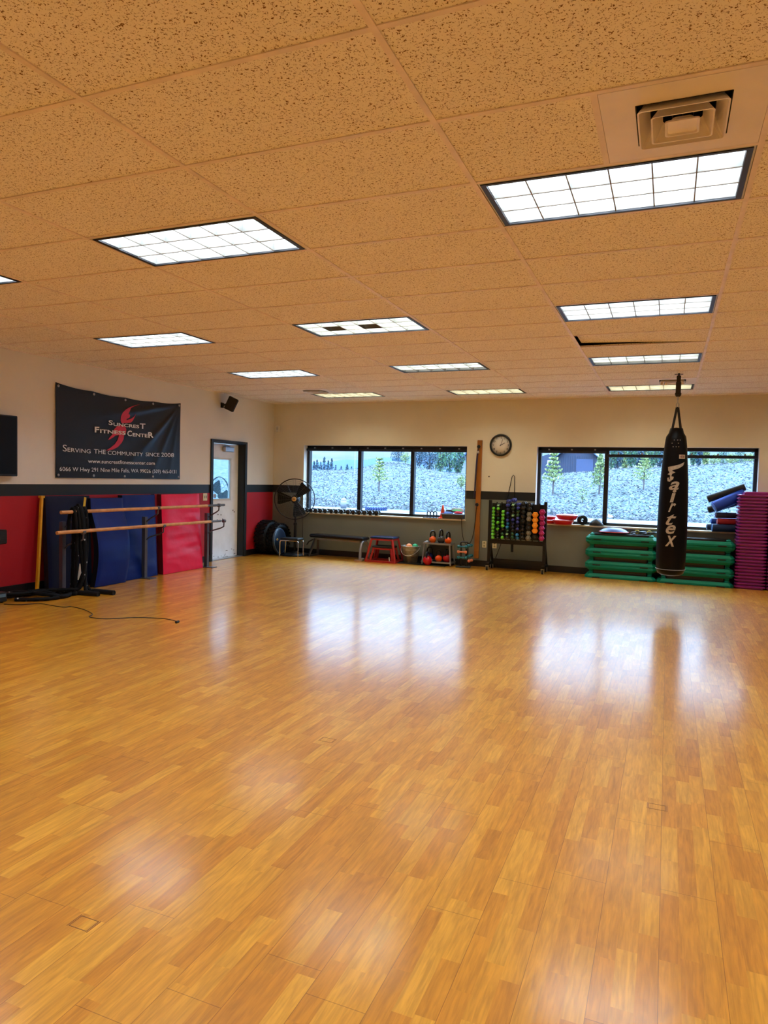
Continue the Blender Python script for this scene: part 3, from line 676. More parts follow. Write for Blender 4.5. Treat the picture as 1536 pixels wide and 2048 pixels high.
# ---- banner
def banner():
    y0, y1, z0, z1 = 6.66, 9.12, 1.425, 2.648; W, H = y1-y0, z1-z0
    t = thing('banner', 'black fitness center banner with red emblem and white lettering on the left wall', 'banner', (LX, y0, z0))
    def surf(y, z):
        """local y along the wall, z up -> point of the sagging, creased cloth"""
        u, v = y/W, z/H
        sag = .055*math.sin(PI*u)**.8 * v if 0 < u < 1 else 0
        sag += .012*abs(math.sin(4*PI*u))*v
        x = .016 + .006*math.sin(u*5+1)
        dx, dz = 1-u, 1-v                                # creases fanning out of the upper right corner
        an = math.atan2(dz*H, dx*W+1e-6); r = math.hypot(dx*W, dz*H)
        x += .020*min(1, r/.5)*max(0, 1-r/2.2)*(math.exp(-((an-.17)/.05)**2) + 1.3*math.exp(-((an-.72)/.07)**2) + .8*math.exp(-((an-1.05)/.06)**2) + .5*math.exp(-((an-1.35)/.05)**2))
        x += .004*math.sin(u*9+v*4)
        return Vector((x, y, z-sag))
    q = MB(); nu, nv = 90, 46; P = [surf(W*i/nu, H*k/nv) for k in range(nv+1) for i in range(nu+1)]
    q.add(P, [(k*(nu+1)+i, k*(nu+1)+i+1, (k+1)*(nu+1)+i+1, (k+1)*(nu+1)+i) for k in range(nv) for i in range(nu)], 0, True)
    P2 = [p - Vector((.003, 0, 0)) for p in P]; q.add(P2, [(k*(nu+1)+i, (k+1)*(nu+1)+i, (k+1)*(nu+1)+i+1, k*(nu+1)+i+1) for k in range(nv) for i in range(nu)], 0, True)
    q.build('cloth', M_vinyl, t)
    for k in range(5):
        for zz in (.035, H-.035):
            y = .04+(W-.08)*k/4; c = surf(y, zz); q = MB(); q.lathe([(.006, .0), (.017, .0), (.017, .005), (.006, .007)], c+Vector((.001, 0, 0)), (1, 0, 0), 14); q.build('grommet', M_metal, t)
    def loc(px, py):                                     # crop pixels (zoom 5.486 from 90,750) to banner metres
        p = at(90+px/5.486, 750+py/5.486, 0, LX+.02); return p.y-y0, p.z-z0
    def place(V, F, f, name, m, off):
        import bmesh
        bm = bmesh.new(); vs = [bm.verts.new((a, b, 0)) for a, b in V]
        for fc in F:
            try: bm.faces.new([vs[i] for i in fc])
            except ValueError: pass
        bmesh.ops.triangulate(bm, faces=bm.faces)
        for _ in range(3):
            lg = [e for e in bm.edges if e.calc_length() > .04]
            if not lg: break
            bmesh.ops.subdivide_edges(bm, edges=lg, cuts=1); bmesh.ops.triangulate(bm, faces=bm.faces)
        for v in bm.verts:
            y, z = f(v.co.x, v.co.y) if f else (v.co.x, v.co.y)
            sg = surf(y, z); v.co = Vector((sg.x+off, y, z))
        me = bpy.data.meshes.new(name); bm.to_mesh(me); bm.free(); me.materials.append(m)
        o = bpy.data.objects.new(name, me); COL.objects.link(o); o.parent = t; return o
    def line(txt, a, b, hpx, **k):
        """text whose baseline runs from crop pixel a to b, capitals hpx crop pixels tall"""
        V, F = text_mesh(txt, **k); xs_ = [v[0] for v in V]; x0, x1 = min(xs_), max(xs_)
        A, B = loc(*a), loc(*b); Ht = loc(a[0], a[1]-hpx)[1]-A[1]; ch = .72
        V2 = []
        for v in V:
            s = (v[0]-x0)/(x1-x0); V2.append((A[0]+(B[0]-A[0])*s, A[1]+(B[1]-A[1])*s + v[1]/ch*Ht))
        place(V2, F, None, 'lettering', M_txt, .013)
    def poly(pts): place([loc(*p) for p in pts], [tuple(range(len(pts)))], None, 'emblem', M_redprint, .008)
    poly([(1042, 322), (985, 332), (925, 352), (880, 378), (848, 412), (830, 455), (827, 500), (838, 530), (880, 528), (878, 500), (868, 470), (872, 435), (895, 395), (935, 362), (985, 338)])
    poly([(998, 425), (975, 455), (945, 478), (905, 492), (882, 500), (880, 528), (935, 524), (958, 505), (978, 470)])
    poly([(912, 430), (895, 440), (890, 460), (897, 478), (912, 476), (928, 462), (932, 443), (924, 432)])
    poly([(760, 592), (790, 560), (835, 545), (875, 560), (890, 595), (885, 640), (870, 662), (800, 660), (735, 668), (742, 625)])
    poly([(735, 655), (712, 680), (690, 713), (712, 706), (745, 685), (785, 655)])
    poly([(866, 660), (862, 700), (840, 745), (800, 790), (745, 818), (668, 829), (715, 800), (765, 760), (795, 715), (812, 660)])
    line('S', (692, 545), (738, 550), 52, bold=.02); line('UNCRES', (745, 556), (1028, 584), 36, bold=.02); line('T', (1036, 588), (1098, 590), 58, bold=.02)
    line('F', (540, 628), (590, 630), 62, bold=.025); line('ITNESS', (600, 634), (880, 656), 40, bold=.025); line('C', (898, 668), (948, 670), 60, bold=.025); line('ENTE', (956, 672), (1120, 684), 38, bold=.025); line('R', (1126, 688), (1180, 688), 62, bold=.025)
    line('S', (183, 835), (228, 840), 76); line('ERVING', (236, 840), (492, 860), 46); line('THE', (530, 860), (662, 868), 50); line('COMMUNITY', (684, 872), (1066, 892), 44)
    line('SINCE', (1100, 890), (1248, 896), 42); line('2008', (1268, 896), (1410, 902), 46)
    line('www.suncrestfitnesscenter.com', (462, 964), (1198, 986), 42, bold=.010)
    line('6066 W Hwy 291 Nine Mile Falls, WA 99026 (509) 465-0131', (150, 1052), (1436, 1080), 48)
banner()
# ---- television at the left edge
t = thing('television', 'flat black television cut off by the left edge of the photo', 'television', (LX, 5.45, 1.43))
q = MB(); q.box((.075, 0, .365), (.05, 1.16, .72), bev=.006); q.build('casing', M_blackplastic, t)
MB().box((.1015, 0, .37), (.003, 1.12, .68)).build('screen', mat('dark_screen', (3, 3, 4), .35, spec=.2), t)
MB().box((.026, 0, .36), (.05, .3, .3)).build('wall_bracket', M_blackmetal, t)
# ---- shelf box low on the wall at left edge
t = thing('wall_speaker', 'small black box speaker low on the red wall at the left edge', 'loudspeaker', (LX, 5.72, .64))
MB().box((.1, 0, .085), (.14, .22, .17), bev=.01).build('cabinet', M_blackplastic, t); MB().box((.02, 0, .085), (.04, .06, .06)).build('bracket', M_blackmetal, t)
MB().box((.172, 0, .085), (.004, .19, .14)).build('grille', mat('speaker_grille', (30, 30, 32), .8, noise=(90, .4)), t)
q = MB(); q.tube([(LX+.008, 5.4, 1.0), (LX+.008, 5.7, 1.02), (LX+.008, 5.86, 1.03)], .006, 6); q.build('hanging_wire', M_blackplastic, label='short black cord end on the red wall above the small speaker', cat='cord')
# ---- loudspeaker under the ceiling
t = thing('loudspeaker', 'black loudspeaker mounted tilted high on the left wall above the door', 'loudspeaker', (LX+.19, 10.26, 2.755))
R = Matrix.Rotation(math.radians(20), 3, 'Y') @ Matrix.Rotation(math.radians(24), 3, 'Z')
q = MB(); R = Matrix.Rotation(math.radians(-52), 3, 'Z') @ Matrix.Rotation(math.radians(22), 3, 'X') ; R = Matrix.Rotation(math.radians(36), 3, 'Z') @ Matrix.Rotation(math.radians(24), 3, 'Y') @ Matrix.Rotation(math.radians(6), 3, 'X')
q.box((0, 0, 0), (.17, .17, .24), R=R, bev=.012); q.build('cabinet', M_blackplastic, t)
q = MB(); q.box(R @ Vector((.088, 0, 0)), (.006, .15, .22), R=R); q.build('grille', MATS['speaker_grille'], t)
q = MB(); q.box(R @ Vector((.093, .055, .095)), (.004, .02, .01), R=R); q.build('badge', M_metal, t)
q = MB(); q.bar((-.19, -.01, -.02), (-.05, 0, 0), .03, .03); q.box((-.18, -.01, -.02), (.02, .07, .09)); q.build('wall_bracket', M_blackmetal, t)
# ---- motion sensor in the corner
t = thing('motion_sensor', 'small white motion sensor on the back wall near the corner', 'sensor', (at(557.5, 854, 1, BY).x, BY-.03, 2.45))
MB().box((0, 0, 0), (.07, .05, .125), bev=.01).build('housing', M_white, t); MB().box((0, -.026, .005), (.045, .004, .05), bev=.002).build('lens', mat('sensor_lens', (190, 190, 190), .3), t); MB().box((0, .015, -.01), (.04, .03, .04)).build('mount', M_white, t)
# ---- switch plate by the door
M_cream = mat('cream_plastic', (226, 214, 170), .4)
t = thing('light_switch', 'cream light switch plate on the red wall left of the door', 'light switch', (LX, 9.80, 1.127))
MB().box((.005, 0, 0), (.008, .115, .125), bev=.003).build('plate', M_cream, t)
for s in (-1, 1): MB().box((.011, s*.025, 0), (.006, .02, .045), bev=.002).build('toggle', mat('switch_toggle', (150, 150, 120), .4), t)
# ---- outlets on back wall
for i, (x, lab) in enumerate([(-2.975, 'cream outlet plate just right of the wooden post'), (-2.79, 'cream outlet plate partly hidden by the dumbbell rack post')]):
    t = thing('wall_outlet', lab, 'outlet', (x, BY-.004, .40)); MB().box((0, 0, 0), (.075, .008, .118), bev=.003).build('plate', M_cream, t)
    for s in (-1, 1): MB().lathe([(.0, .0), (.017, .0), (.017, .004), (0, .004)], (0, -.004, s*.026), (0, -1, 0), 12).build('socket', mat('ivory_socket', (176, 160, 110), .4), t)
# ---- clock
cxp, czp = at(1002, 890.5, 1, BY).x, at(1002, 890.5, 1, BY).z
t = thing('wall_clock', 'round black-rimmed wall clock with white face', 'clock', (cxp, BY, czp))
r_ = .192
MB().lathe([(r_-.03, .045), (r_-.012, .052), (r_, .04), (r_, .0), (r_-.03, 0)], (0, 0, 0), (0, -1, 0), 48).build('rim', M_blackplastic, t)
MB().lathe([(0, .02), (r_-.028, .02), (r_-.028, .012), (0, .012)], (0, 0, 0), (0, -1, 0), 48).build('face', mat('clock_face', (226, 220, 214), .5, noise=(4, .02)), t)
M_ink = mat('black_ink', (16, 16, 18), .5)
q = MB()
for k in range(1, 13):
    V, F = text_mesh(str(k), bold=.012); xs_ = [v[0] for v in V]; zs_ = [v[1] for v in V]; mx_, mz_ = (min(xs_)+max(xs_))/2, (min(zs_)+max(zs_))/2
    a = PI/2-2*PI*k/12; s = .047; q.add([(r_*.69*math.cos(a)+(v[0]-mx_)*s, -.0225, r_*.69*math.sin(a)+(v[1]-mz_)*s) for v in V], F)
for k in range(60):
    a = 2*PI*k/60; ro = r_*.82; q.box((ro*math.cos(a), -.0215, ro*math.sin(a)), (.008 if k % 5 == 0 else .004, .002, .0015), R=Matrix.Rotation(-a, 3, 'Y'))
q.build('numerals', M_ink, t)
for nm, hr, L, w in (('hour_hand', 2.05/12, .085, .008), ('minute_hand', 3.0/60, .125, .005)):
    a = PI/2-2*PI*hr; MB().bar((-.02*math.cos(a), -.027, -.02*math.sin(a)), (L*math.cos(a), -.027, L*math.sin(a)), .002, w, up=(-math.sin(a), 0, math.cos(a))).build(nm, M_ink, t)
MB().cyl((0, -.02, 0), (0, -.032, 0), .007, 12).build('hub', M_ink, t)
# ---- timber post on the back wall with band anchors
t = thing('timber_post', 'tall varnished wooden post fixed to the back wall between the windows', 'post', (-3.115, BY, 0))
M_timber = mat('varnished_timber', (160, 98, 38), .35, coat=.4, noise=(3, .25))
MB().box((.01, -.022, 1.19), (.085, .042, 2.09), bev=.004).build('plank', M_timber, t)
for z in (2.12, 1.10):
    q = MB(); q.lathe([(.022, 0), (.03, .01), (.03, .03), (.016, .04), (0, .042)], (0, -.045, z), (0, -1, 0), 16); q.tube([(0, -.07, z-.01), (0, -.1, z-.03), (0, -.1, z-.06), (0, -.07, z-.07)], .006, 6); q.build('anchor_hook', M_blackmetal, t)
M_band = mat('dark_purple_latex', (44, 30, 60), .4)
q = MB(); q.tube([(-3.115, BY-.10, 2.06), (-3.13, BY-.10, 1.95), (-3.15, BY-.085, 1.6), (-3.16, BY-.07, 1.35), (-3.165, BY-.06, 1.22)], .014, 8)
q.tube([(-3.115, BY-.10, 2.06), (-3.12, BY-.11, 1.93), (-3.14, BY-.10, 1.6), (-3.155, BY-.08, 1.30)], .010, 8)
q.build('resistance_band', M_band, label='dark purple stretch band hanging from the top hook of the wooden post', cat='resistance band')
q = MB(); q.lathe([(.02, 0), (.026, .02), (.012, .05)], (-3.115, BY-.10, 2.0), (0, 0, 1), 12); q.build('carabiner', M_metal, label='steel snap clip high on the wooden post', cat='clip')
q = MB(); a = Vector((-3.115, BY-.10, 1.05)); b = Vector((-3.385, BY-.075, .83)); P = []
for k in range(25):
    u = k/24; x = a.x+(b.x-a.x)*u; z = a.z+(b.z-a.z)*u - .60*math.sin(PI*u)**.75*(1-.15*u); P.append((x+.02*math.sin(PI*2*u), a.y+(b.y-a.y)*u, z))
P += [(-3.40, BY-.07, .86), (-3.45, BY-.03, .87)]
q.tube(P, .0065, 8); q.build('resistance_tube', M_blackplastic, label='thin black exercise tube looping from the wooden post to the basket on the sill', cat='resistance tube')
# ---- cord hanging from nail above the rack
q = MB(); n = at(1027, 950, 1, BY-.02)
q.tube([(n.x-.12, BY-.012, .52), (n.x-.10, BY-.012, 1.2), (n.x-.025, BY-.014, n.z-.03), (n.x, BY-.02, n.z), (n.x+.02, BY-.014, n.z-.03), (n.x+.025, BY-.012, 1.2), (n.x+.02, BY-.012, .50)], .006, 6)
q.tube([(n.x+.02, BY-.012, .50), (n.x+.02, BY-.02, .46)], .008, 6); q.cyl((n.x+.02, BY-.035, .44), (n.x+.02, BY-.035, .30), .02, 12)
q.build('looped_cord', M_blackplastic, label='black looped cord hanging from a nail above the dumbbell rack', cat='cord')
q = MB(); q.tube([(-2.66, BY-.02, .48), (-2.70, BY-.03, .34), (-2.76, BY-.05, .16), (-2.74, BY-.07, .02), (-2.66, BY-.1, .015)], .006, 6); q.build('power_cord', M_blackplastic, label='black cord running down the wall behind the rack to the baseboard', cat='cord')
MB().lathe([(0, .004), (.012, .004), (.012, 0), (0, 0)], (at(978, 953, 1, BY).x, BY, at(978, 953, 1, BY).z), (0, -1, 0), 10).build('wall_anchor', M_ink, label='single dark screw hole plug on the beige wall right of the wooden post', cat='screw')

# ================================================================== SILL THINGS
SZ = .80+.0225
def dumbbell_mesh(name, r, L, head, handle, sides=6, hl=None, rot=0.0, stripe=None):
    """lies along Y, centre at origin"""
    q = MB(); hl = hl or L*.28
    for s in (-1, 1):
        P = []; y1 = s*L/2; y0 = s*(L/2-hl); rings = []
        for yy, rr in ((y0, r*.80), (y0+s*.008, r), (y1-s*.010, r), (y1, r*.80)):
            rings.append([Vector((rr*math.cos(rot+2*PI*i/sides), yy, rr*math.sin(rot+2*PI*i/sides))) for i in range(sides)])
        if s < 0: rings = rings[::-1]
        rings = rings[::-1] if s > 0 else rings[::-1]
        if s > 0: rings = rings[::-1]
        q.loft(rings, 0, sides > 8)
        q.lathe([(r*.42, 0), (r*.40, .002), (0, .002)], (0, y1, 0), (0, s, 0), 12, 2)
        if stripe:
            for k in (-1, 0, 1): q.box((k*r*.5, y1, 0), (r*.18, .003, r*1.2), 3, R=Matrix.Rotation(.6, 3, 'Y'))
    q.cyl((0, -L/2+hl, 0), (0, L/2-hl, 0), max(.012, r*.3), 10, 1)
    return q.mesh(name, [head, handle, stripe or M_metal] + ([stripe] if stripe else []))
M_db = {k: mat('dumbbell_'+k, c, .38) for k, c in dict(green=(92, 190, 40), blue=(28, 40, 130), lightblue=(20, 120, 190), orange=(250, 150, 20), magenta=(168, 28, 104), grey=(112, 110, 100), black=(20, 21, 22), darkgreen=(28, 72, 48), darkblue=(20, 26, 74)).items()}
M_end = {k: mat('dumbbell_end_'+k, c, .4) for k, c in dict(green=(120, 214, 70), blue=(50, 66, 160), lightblue=(60, 150, 210), orange=(255, 172, 60), magenta=(190, 50, 125), grey=(140, 138, 126), black=(44, 44, 46), darkgreen=(50, 104, 72), darkblue=(36, 44, 104)).items()}
DBM = {}
def db(kind, r, L=.17, sides=6, rot=0.0):
    key = (kind, round(r, 3), round(L, 3), sides, rot)
    if key not in DBM:
        k2 = kind.replace('striped', 'darkgreen'); q = dumbbell_mesh('dumbbell', r, L, M_db[k2], M_metal, sides, rot=rot)
        q.materials[2] = M_end[k2]
        if kind == 'striped':
            q2 = dumbbell_mesh('dumbbell', r, L, M_db[k2], M_metal, sides, rot=rot, stripe=mat('pale_green_stripe', (170, 220, 180), .4)); q = q2
        DBM[key] = q
    return DBM[key]
xs_row = [545, 588, 628, 672, 722, 775, 830, 885, 938, 1000, 1062, 1118, 1172, 1236, 1294]
for i, xz in enumerate(xs_row):
    x = at(500+xz/5.12, 1026, 1, BY-.02).x; r = .046+.006*(i/14)
    lab = 'black dumbbell on the left window sill, ' + ('right-hand end of the row' if i == 14 else 'left-hand end of the row, behind the fan' if i == 0 else ORD[i+1] + ' from the left in the row')
    inst('dumbbell', db('black', r, .165, 6, 0), (x, BY+.035, SZ+r*.866), lab, 'dumbbell', 'black dumbbells in a row on the left sill', rot=(0, 0, .12*math.sin(i*2.3)))
# hurdles, cone, basket
M_hur = mat('dark_blue_black_plastic', (24, 28, 40), .4)
p = at(862, 1036, 1, BY-.02); t = thing('push_up_bar_set', 'set of dark arched push-up bars on the left window sill beside the cone', 'exercise bar', (p.x, BY+.03, SZ))
for k in range(3):
    x = (k-1)*.062; q = MB(); P = [(x-.03, 0, .008)] + [(x-.03+.0, 0, .075)] + [(x-.03*math.cos(a), 0, .085+.035*math.sin(a)) for a in np.linspace(0, PI, 7)] + [(x+.03, 0, .008)]
    q.tube(P, .010, 8); q.build('arch', M_hur, t)
MB().box((-.02, 0, .005), (.27, .12, .01), bev=.003).build('base', M_hur, t)
M_cone = mat('orange_cone', (240, 84, 40), .45)
p = at(883, 1037, 1, BY-.02); q = MB(); q.box((0, 0, .008), (.135, .135, .016), bev=.004); q.lathe([(.056, .016), (.012, .24), (.008, .245), (0, .245)], (0, 0, 0), n=24)
o = q.build('traffic_cone', M_cone, label='small orange cone on the left window sill', cat='cone'); o.location = (p.x, BY+.045, SZ)
p = at(906, 1037, 1, BY-.02); t = thing('storage_basket', 'grey basket at the right end of the left window sill', 'basket', (p.x-.012, BY+.045, SZ))
def boxshell(w, d, h, w2, d2, th=.006):
    q = MB(); o_ = lambda a, b, z: [Vector((x*a/2, y*b/2, z)) for x, y in ((-1, -1), (1, -1), (1, 1), (-1, 1))]
    rs = [o_(w, d, 0), o_(w2, d2, h), o_(w2-2*th, d2-2*th, h), o_(w-2*th, d-2*th, th)]; P = [p for r in rs for p in r]
    F = [(3, 2, 1, 0), (12, 13, 14, 15)]
    for k in range(3):
        for i in range(4): j = (i+1) % 4; F.append((k*4+i, k*4+j, k*4+4+j, k*4+4+i))
    q.add(P, F); return q
boxshell(.36, .15, .085, .40, .175).build('shell', mat('dark_grey_basket', (62, 58, 54), .6, noise=(40, .3)), t)
MB().box((0, -.09, .088), (.41, .012, .02), bev=.004).build('rim', mat('pale_blue_cloth', (130, 160, 210), .8), t)
random.seed(5)
for nm, lab, c, pos, s in (('cloth', 'crumpled blue and white cloth in the front of the sill basket', (96, 130, 200), (-.09, -.02, .10), (.09, .05, .03)), ('glove', 'black glove on top of the sill basket', (18, 20, 24), (-.08, .0, .14), (.07, .035, .025)),
    ('resistance_band', 'green band coiled on top of the sill basket', (60, 190, 80), (.06, .0, .15), (.09, .03, .014)), ('boxing_wrap', 'red wrap spilling over the right side of the sill basket', (210, 24, 44), (.10, -.03, .112), (.08, .05, .028)), ('folded_shirt', 'pale grey cloth at the back of the sill basket', (186, 182, 190), (.05, .055, .15), (.13, .02, .05))):
    q = MB(); pr_ = [(max(0, math.sin(PI*k/8)), -math.cos(PI*k/8)) for k in range(9)]
    q.lathe([(a, b) for a, b in pr_], (0, 0, 0), n=18)
    q.v = [tuple(Vector((v[0]*s[0], v[1]*s[1], v[2]*s[2])) * (1+.22*mnoise.noise(Vector((v[0]*2.6+pos[0]*30, v[1]*2.6, v[2]*3))))) for v in q.v]
    o = q.build(nm, mat('sill_'+nm, c, .7), label=lab, cat=nm.replace('_', ' ')); o.location = (p.x-.012+pos[0], BY+.045+pos[1], SZ+pos[2])
# right window sill: red discs, ab wheel, pouch
M_reddisc = mat('red_plastic', (206, 12, 40), .3); M_rimw = mat('pale_pink_rim', (240, 200, 210), .4)
def disc_mesh(r, h):
    q = MB(); q.lathe([(r*.72, 0), (r*.80, .006), (r*.97, h*.7), (r, h*.85), (r*.97, h), (r*.9, h*.9), (r*.5, h*.72), (0, h*.68)], n=36)
    q.lathe([(r*.985, h*.80), (r*1.012, h*.85), (r*.985, h*.92)], n=36, mi=1); return q.mesh('balance_disc', [M_reddisc, M_rimw])
D1, D2 = disc_mesh(.115, .060), disc_mesh(.18, .080); D2b = disc_mesh(.182, .086)
def put(me, x, y, z, lab, g='red stacked discs on the right window sill', rx=0): inst('exercise_disc', me, (x, y, z), lab, 'disc', g, rot=(rx, 0, 0))
put(D1, -1.86, BY-.0+.06, SZ, 'small red disc at the bottom of the pile beside the dumbbell rack'); put(D1, -1.87, BY+.06, SZ+.062, 'small red disc on top of the pile beside the dumbbell rack')
put(D2, -1.62, BY-.03, SZ, 'large red disc at the bottom of the tall pile on the right sill'); put(D2b, -1.56, BY-.035, SZ+.080, 'large red disc on top of the tall pile on the right sill')
t = thing('ab_roller', 'black ab wheel on the right window sill beside the red discs', 'exercise wheel', (-1.315, BY+.02, SZ+.082), .35)
for s in (-1, 1): MB().lathe([(.03, -.014), (.078, -.016), (.082, -.008), (.082, .008), (.078, .016), (.03, .014)], (0, s*.028, 0), (0, 1, 0), 30).build('wheel', M_rubber, t)
MB().cyl((0, -.09, 0), (0, .09, 0), .014, 12).build('handle', M_blackplastic, t)
q = MB(); q.lathe([(.155, 0), (.16, .02), (.13, .06), (.07, .10), (0, .115)], n=20, sx=.75, sy=.42)
q.v = [tuple(Vector(v)*(1+.10*mnoise.noise(Vector(v)*22))) for v in q.v]
o = q.build('equipment_pouch', mat('black_nylon', (18, 20, 28), .35, bump=(30, .8)), label='rumpled black nylon pouch on the right window sill left of the first mullion', cat='pouch'); o.location = (-1.09, BY+.03, SZ)

# ================================================================== PUNCHING BAG
bx_, by_ = .065, 9.6
t = thing('punching_bag', 'long black punching bag hanging from the ceiling with silver script lettering', 'punching bag', (bx_, by_, 0))
M_bag = mat('black_bag_vinyl', (5, 5, 7), .42, spec=.18, noise=(5, .1), bump=(7, .25))
prof = [(0, .365), (.06, .367), (.12, .378), (.155, .40), (.173, .45), (.178, .6), (.180, .9), (.175, 1.3), (.166, 1.6), (.152, 1.8), (.136, 2.0), (.125, 2.10), (.118, 2.145), (.09, 2.19), (.075, 2.25), (0, 2.26)]
q = MB(); q.lathe(prof, n=48); q.build('shell', M_bag, t)
def brad(z):
    for (r0, z0), (r1, z1) in zip(prof[4:], prof[5:]):
        if z0 <= z <= z1: return r0+(r1-r0)*(z-z0)/(z1-z0)
    return .17
q = MB(); q.tube([(.176*math.cos(a), .176*math.sin(a), .455) for a in np.linspace(0, 2*PI, 40, False)], .005, 6, closed=True); q.build('piping', mat('grey_piping', (120, 120, 122), .3), t)
for k, (sx_, sy_) in enumerate(((-1, -1), (1, -1), (1, 1), (-1, 1))):
    q = MB(); a = Vector((sx_*.055, sy_*.055, 2.2)); b = Vector((sx_*.006, sy_*.006, 2.52)); q.bar(a, b, .035, .006, up=(sx_, sy_, 0)); q.bar((sx_*.082, sy_*.082, 2.08), a, .04, .006, up=(sx_, sy_, 0)); q.build('hanging_strap', mat('black_webbing', (16, 16, 17), .6), t)
cdir = Vector((-bx_, -by_, 0)).normalized(); side = Vector((-cdir.y, cdir.x, 0))     # the side of the bag that faces the room
def onbag(s, z, off=.0):
    r = brad(z)+off; a = s/max(r, .01); return cdir*(r*math.cos(a)) + side*(r*math.sin(a)) + Vector((0, 0, z))
q = MB()
for z, ss in ((2.095, (-.02, .02, .05)), (2.055, (-.045, .03)), (2.01, (-.03, .005, .035))):
    for s in ss: p = onbag(s, z, .002); d = p.copy(); d.z = 0; q.lathe([(.006, 0), (.004, .004), (0, .005)], p, d, 10)
q.build('rivets', M_metal, t)
M_silver = mat('silver_foil_letter', (196, 186, 164), .35, .3, noise=(30, .2))
def bagtext(ch, zoomx, zoomy, hpx, wpx, shear=.35, bold=.02, poly=None, skew=0):
    """zoom coordinates in the 1280,740 crop at 4.7625x; glyph centre, height and width"""
    p = at(1280+zoomx/4.7625, 740+zoomy/4.7625, 1, by_-.15); s0 = (Vector((p.x-bx_, p.y-by_, 0))).dot(side); k = 9.6/FPX/4.7625*1.02
    import bmesh
    if poly: V, F = [(a, -b) for a, b in poly], [tuple(range(len(poly)))]
    else: V, F = text_mesh(ch, bold=bold, shear=shear)
    x0, x1 = min(v[0] for v in V), max(v[0] for v in V); z0, z1 = min(v[1] for v in V), max(v[1] for v in V)
    bm = bmesh.new(); vs = [bm.verts.new((((v[0]-x0)/(x1-x0)-.5)*wpx*k, ((v[1]-z0)/(z1-z0)-.5)*hpx*k, 0)) for v in V]
    for fc in F:
        try: bm.faces.new([vs[i] for i in fc])
        except ValueError: pass
    bmesh.ops.triangulate(bm, faces=bm.faces)
    for _ in range(2):
        lg = [e for e in bm.edges if e.calc_length() > .02]
        if lg: bmesh.ops.subdivide_edges(bm, edges=lg, cuts=1); bmesh.ops.triangulate(bm, faces=bm.faces)
    for v in bm.verts: v.co = onbag(-(s0*-1)*1.0 + v.co.x, p.z + v.co.y, .0035)
    me = bpy.data.meshes.new('letter'); bm.to_mesh(me); bm.free(); me.materials.append(M_silver); o = bpy.data.objects.new('letter', me); COL.objects.link(o); o.parent = t
bagtext('F', 345, 970, 170, 140, poly=[(418, 883), (405, 915), (370, 938), (335, 950), (318, 958), (330, 965), (345, 972), (322, 985), (316, 1005), (335, 1010), (330, 1030), (305, 1052), (286, 1048), (284, 1020), (300, 1015), (298, 1035), (306, 1030), (304, 995), (284, 990), (300, 975), (288, 955), (286, 928), (330, 918), (375, 905)])
bagtext('a', 325, 1102, 72, 82, bold=.02); bagtext('i', 315, 1200, 108, 48, shear=.2, bold=.03); bagtext('r', 305, 1310, 76, 60, bold=.02, shear=.5); bagtext('t', 295, 1425, 95, 84, bold=.012, shear=.45); bagtext('e', 292, 1518, 78, 80, bold=.02); bagtext('x', 292, 1628, 92, 88, bold=.012, shear=.3)
q = MB(); P = []; 
for i in range(7):
    for k in range(2): P.append(onbag(.045+.085*i/6, 1.86+.052*k, .003))
q.add(P, [(2*i, 2*i+2, 2*i+3, 2*i+1) for i in range(6)]); q.build('sewn_label', mat('cream_label', (206, 190, 160), .5), t)
q = MB(); P = [onbag(.088+.028*math.cos(a), 1.886+.015*math.sin(a), .005) for a in np.linspace(0, 2*PI, 20, False)] + [onbag(.088+.022*math.cos(a), 1.886+.010*math.sin(a), .005) for a in np.linspace(0, 2*PI, 20, False)]
q.add(P, [(i, (i+1) % 20, 20+(i+1) % 20, 20+i) for i in range(20)]); q.build('label_oval', mat('red_print2', (150, 40, 40), .5), t)
q = MB(); P = [onbag(.070+.036*i/5, 1.880+.012*k, .006) for i in range(6) for k in range(2)]; q.add(P, [(2*i, 2*i+2, 2*i+3, 2*i+1) for i in (0, 2, 4)]); q.build('label_mark', M_ink, t)
q = MB(); q.tube([(.0, 0, 2.50), (.012, 0, 2.515), (.014, 0, 2.56), (0, 0, 2.578), (-.014, 0, 2.56), (-.012, 0, 2.515)], .008, 8, closed=True)
for k, z in enumerate((2.60, 2.632)): q.tube([(.009*math.cos(a)*(1 if k % 2 else 0), .009*math.cos(a)*(0 if k % 2 else 1), z+.018*math.sin(a)) for a in np.linspace(0, 2*PI, 12, False)], .006, 6, closed=True)
q.build('chain', M_metal, t)
t2 = thing('bag_hanger', 'dark metal swivel bracket hanging from the ceiling above the punching bag', 'bracket', (bx_, by_, 0))
q = MB(); q.box((0, 0, 2.76), (.062, .05, .15), bev=.006); q.box((0, 0, 2.685), (.075, .06, .03), bev=.008); q.lathe([(.02, 2.65), (.034, 2.665), (.034, 2.69), (.02, 2.70)], n=16); q.build('swivel', mat('dark_bronze_metal', (52, 44, 34), .5, .4), t2)
q = MB(); q.box((0, 0, 2.865), (.05, .045, .10)); q.cyl((0, 0, 2.83), (0, 0, 2.96), .012, 10); q.box((0, 0, 2.932), (.10, .02, .006)); q.build('threaded_rod', mat('dark_steel', (46, 42, 38), .5, .6), t2)

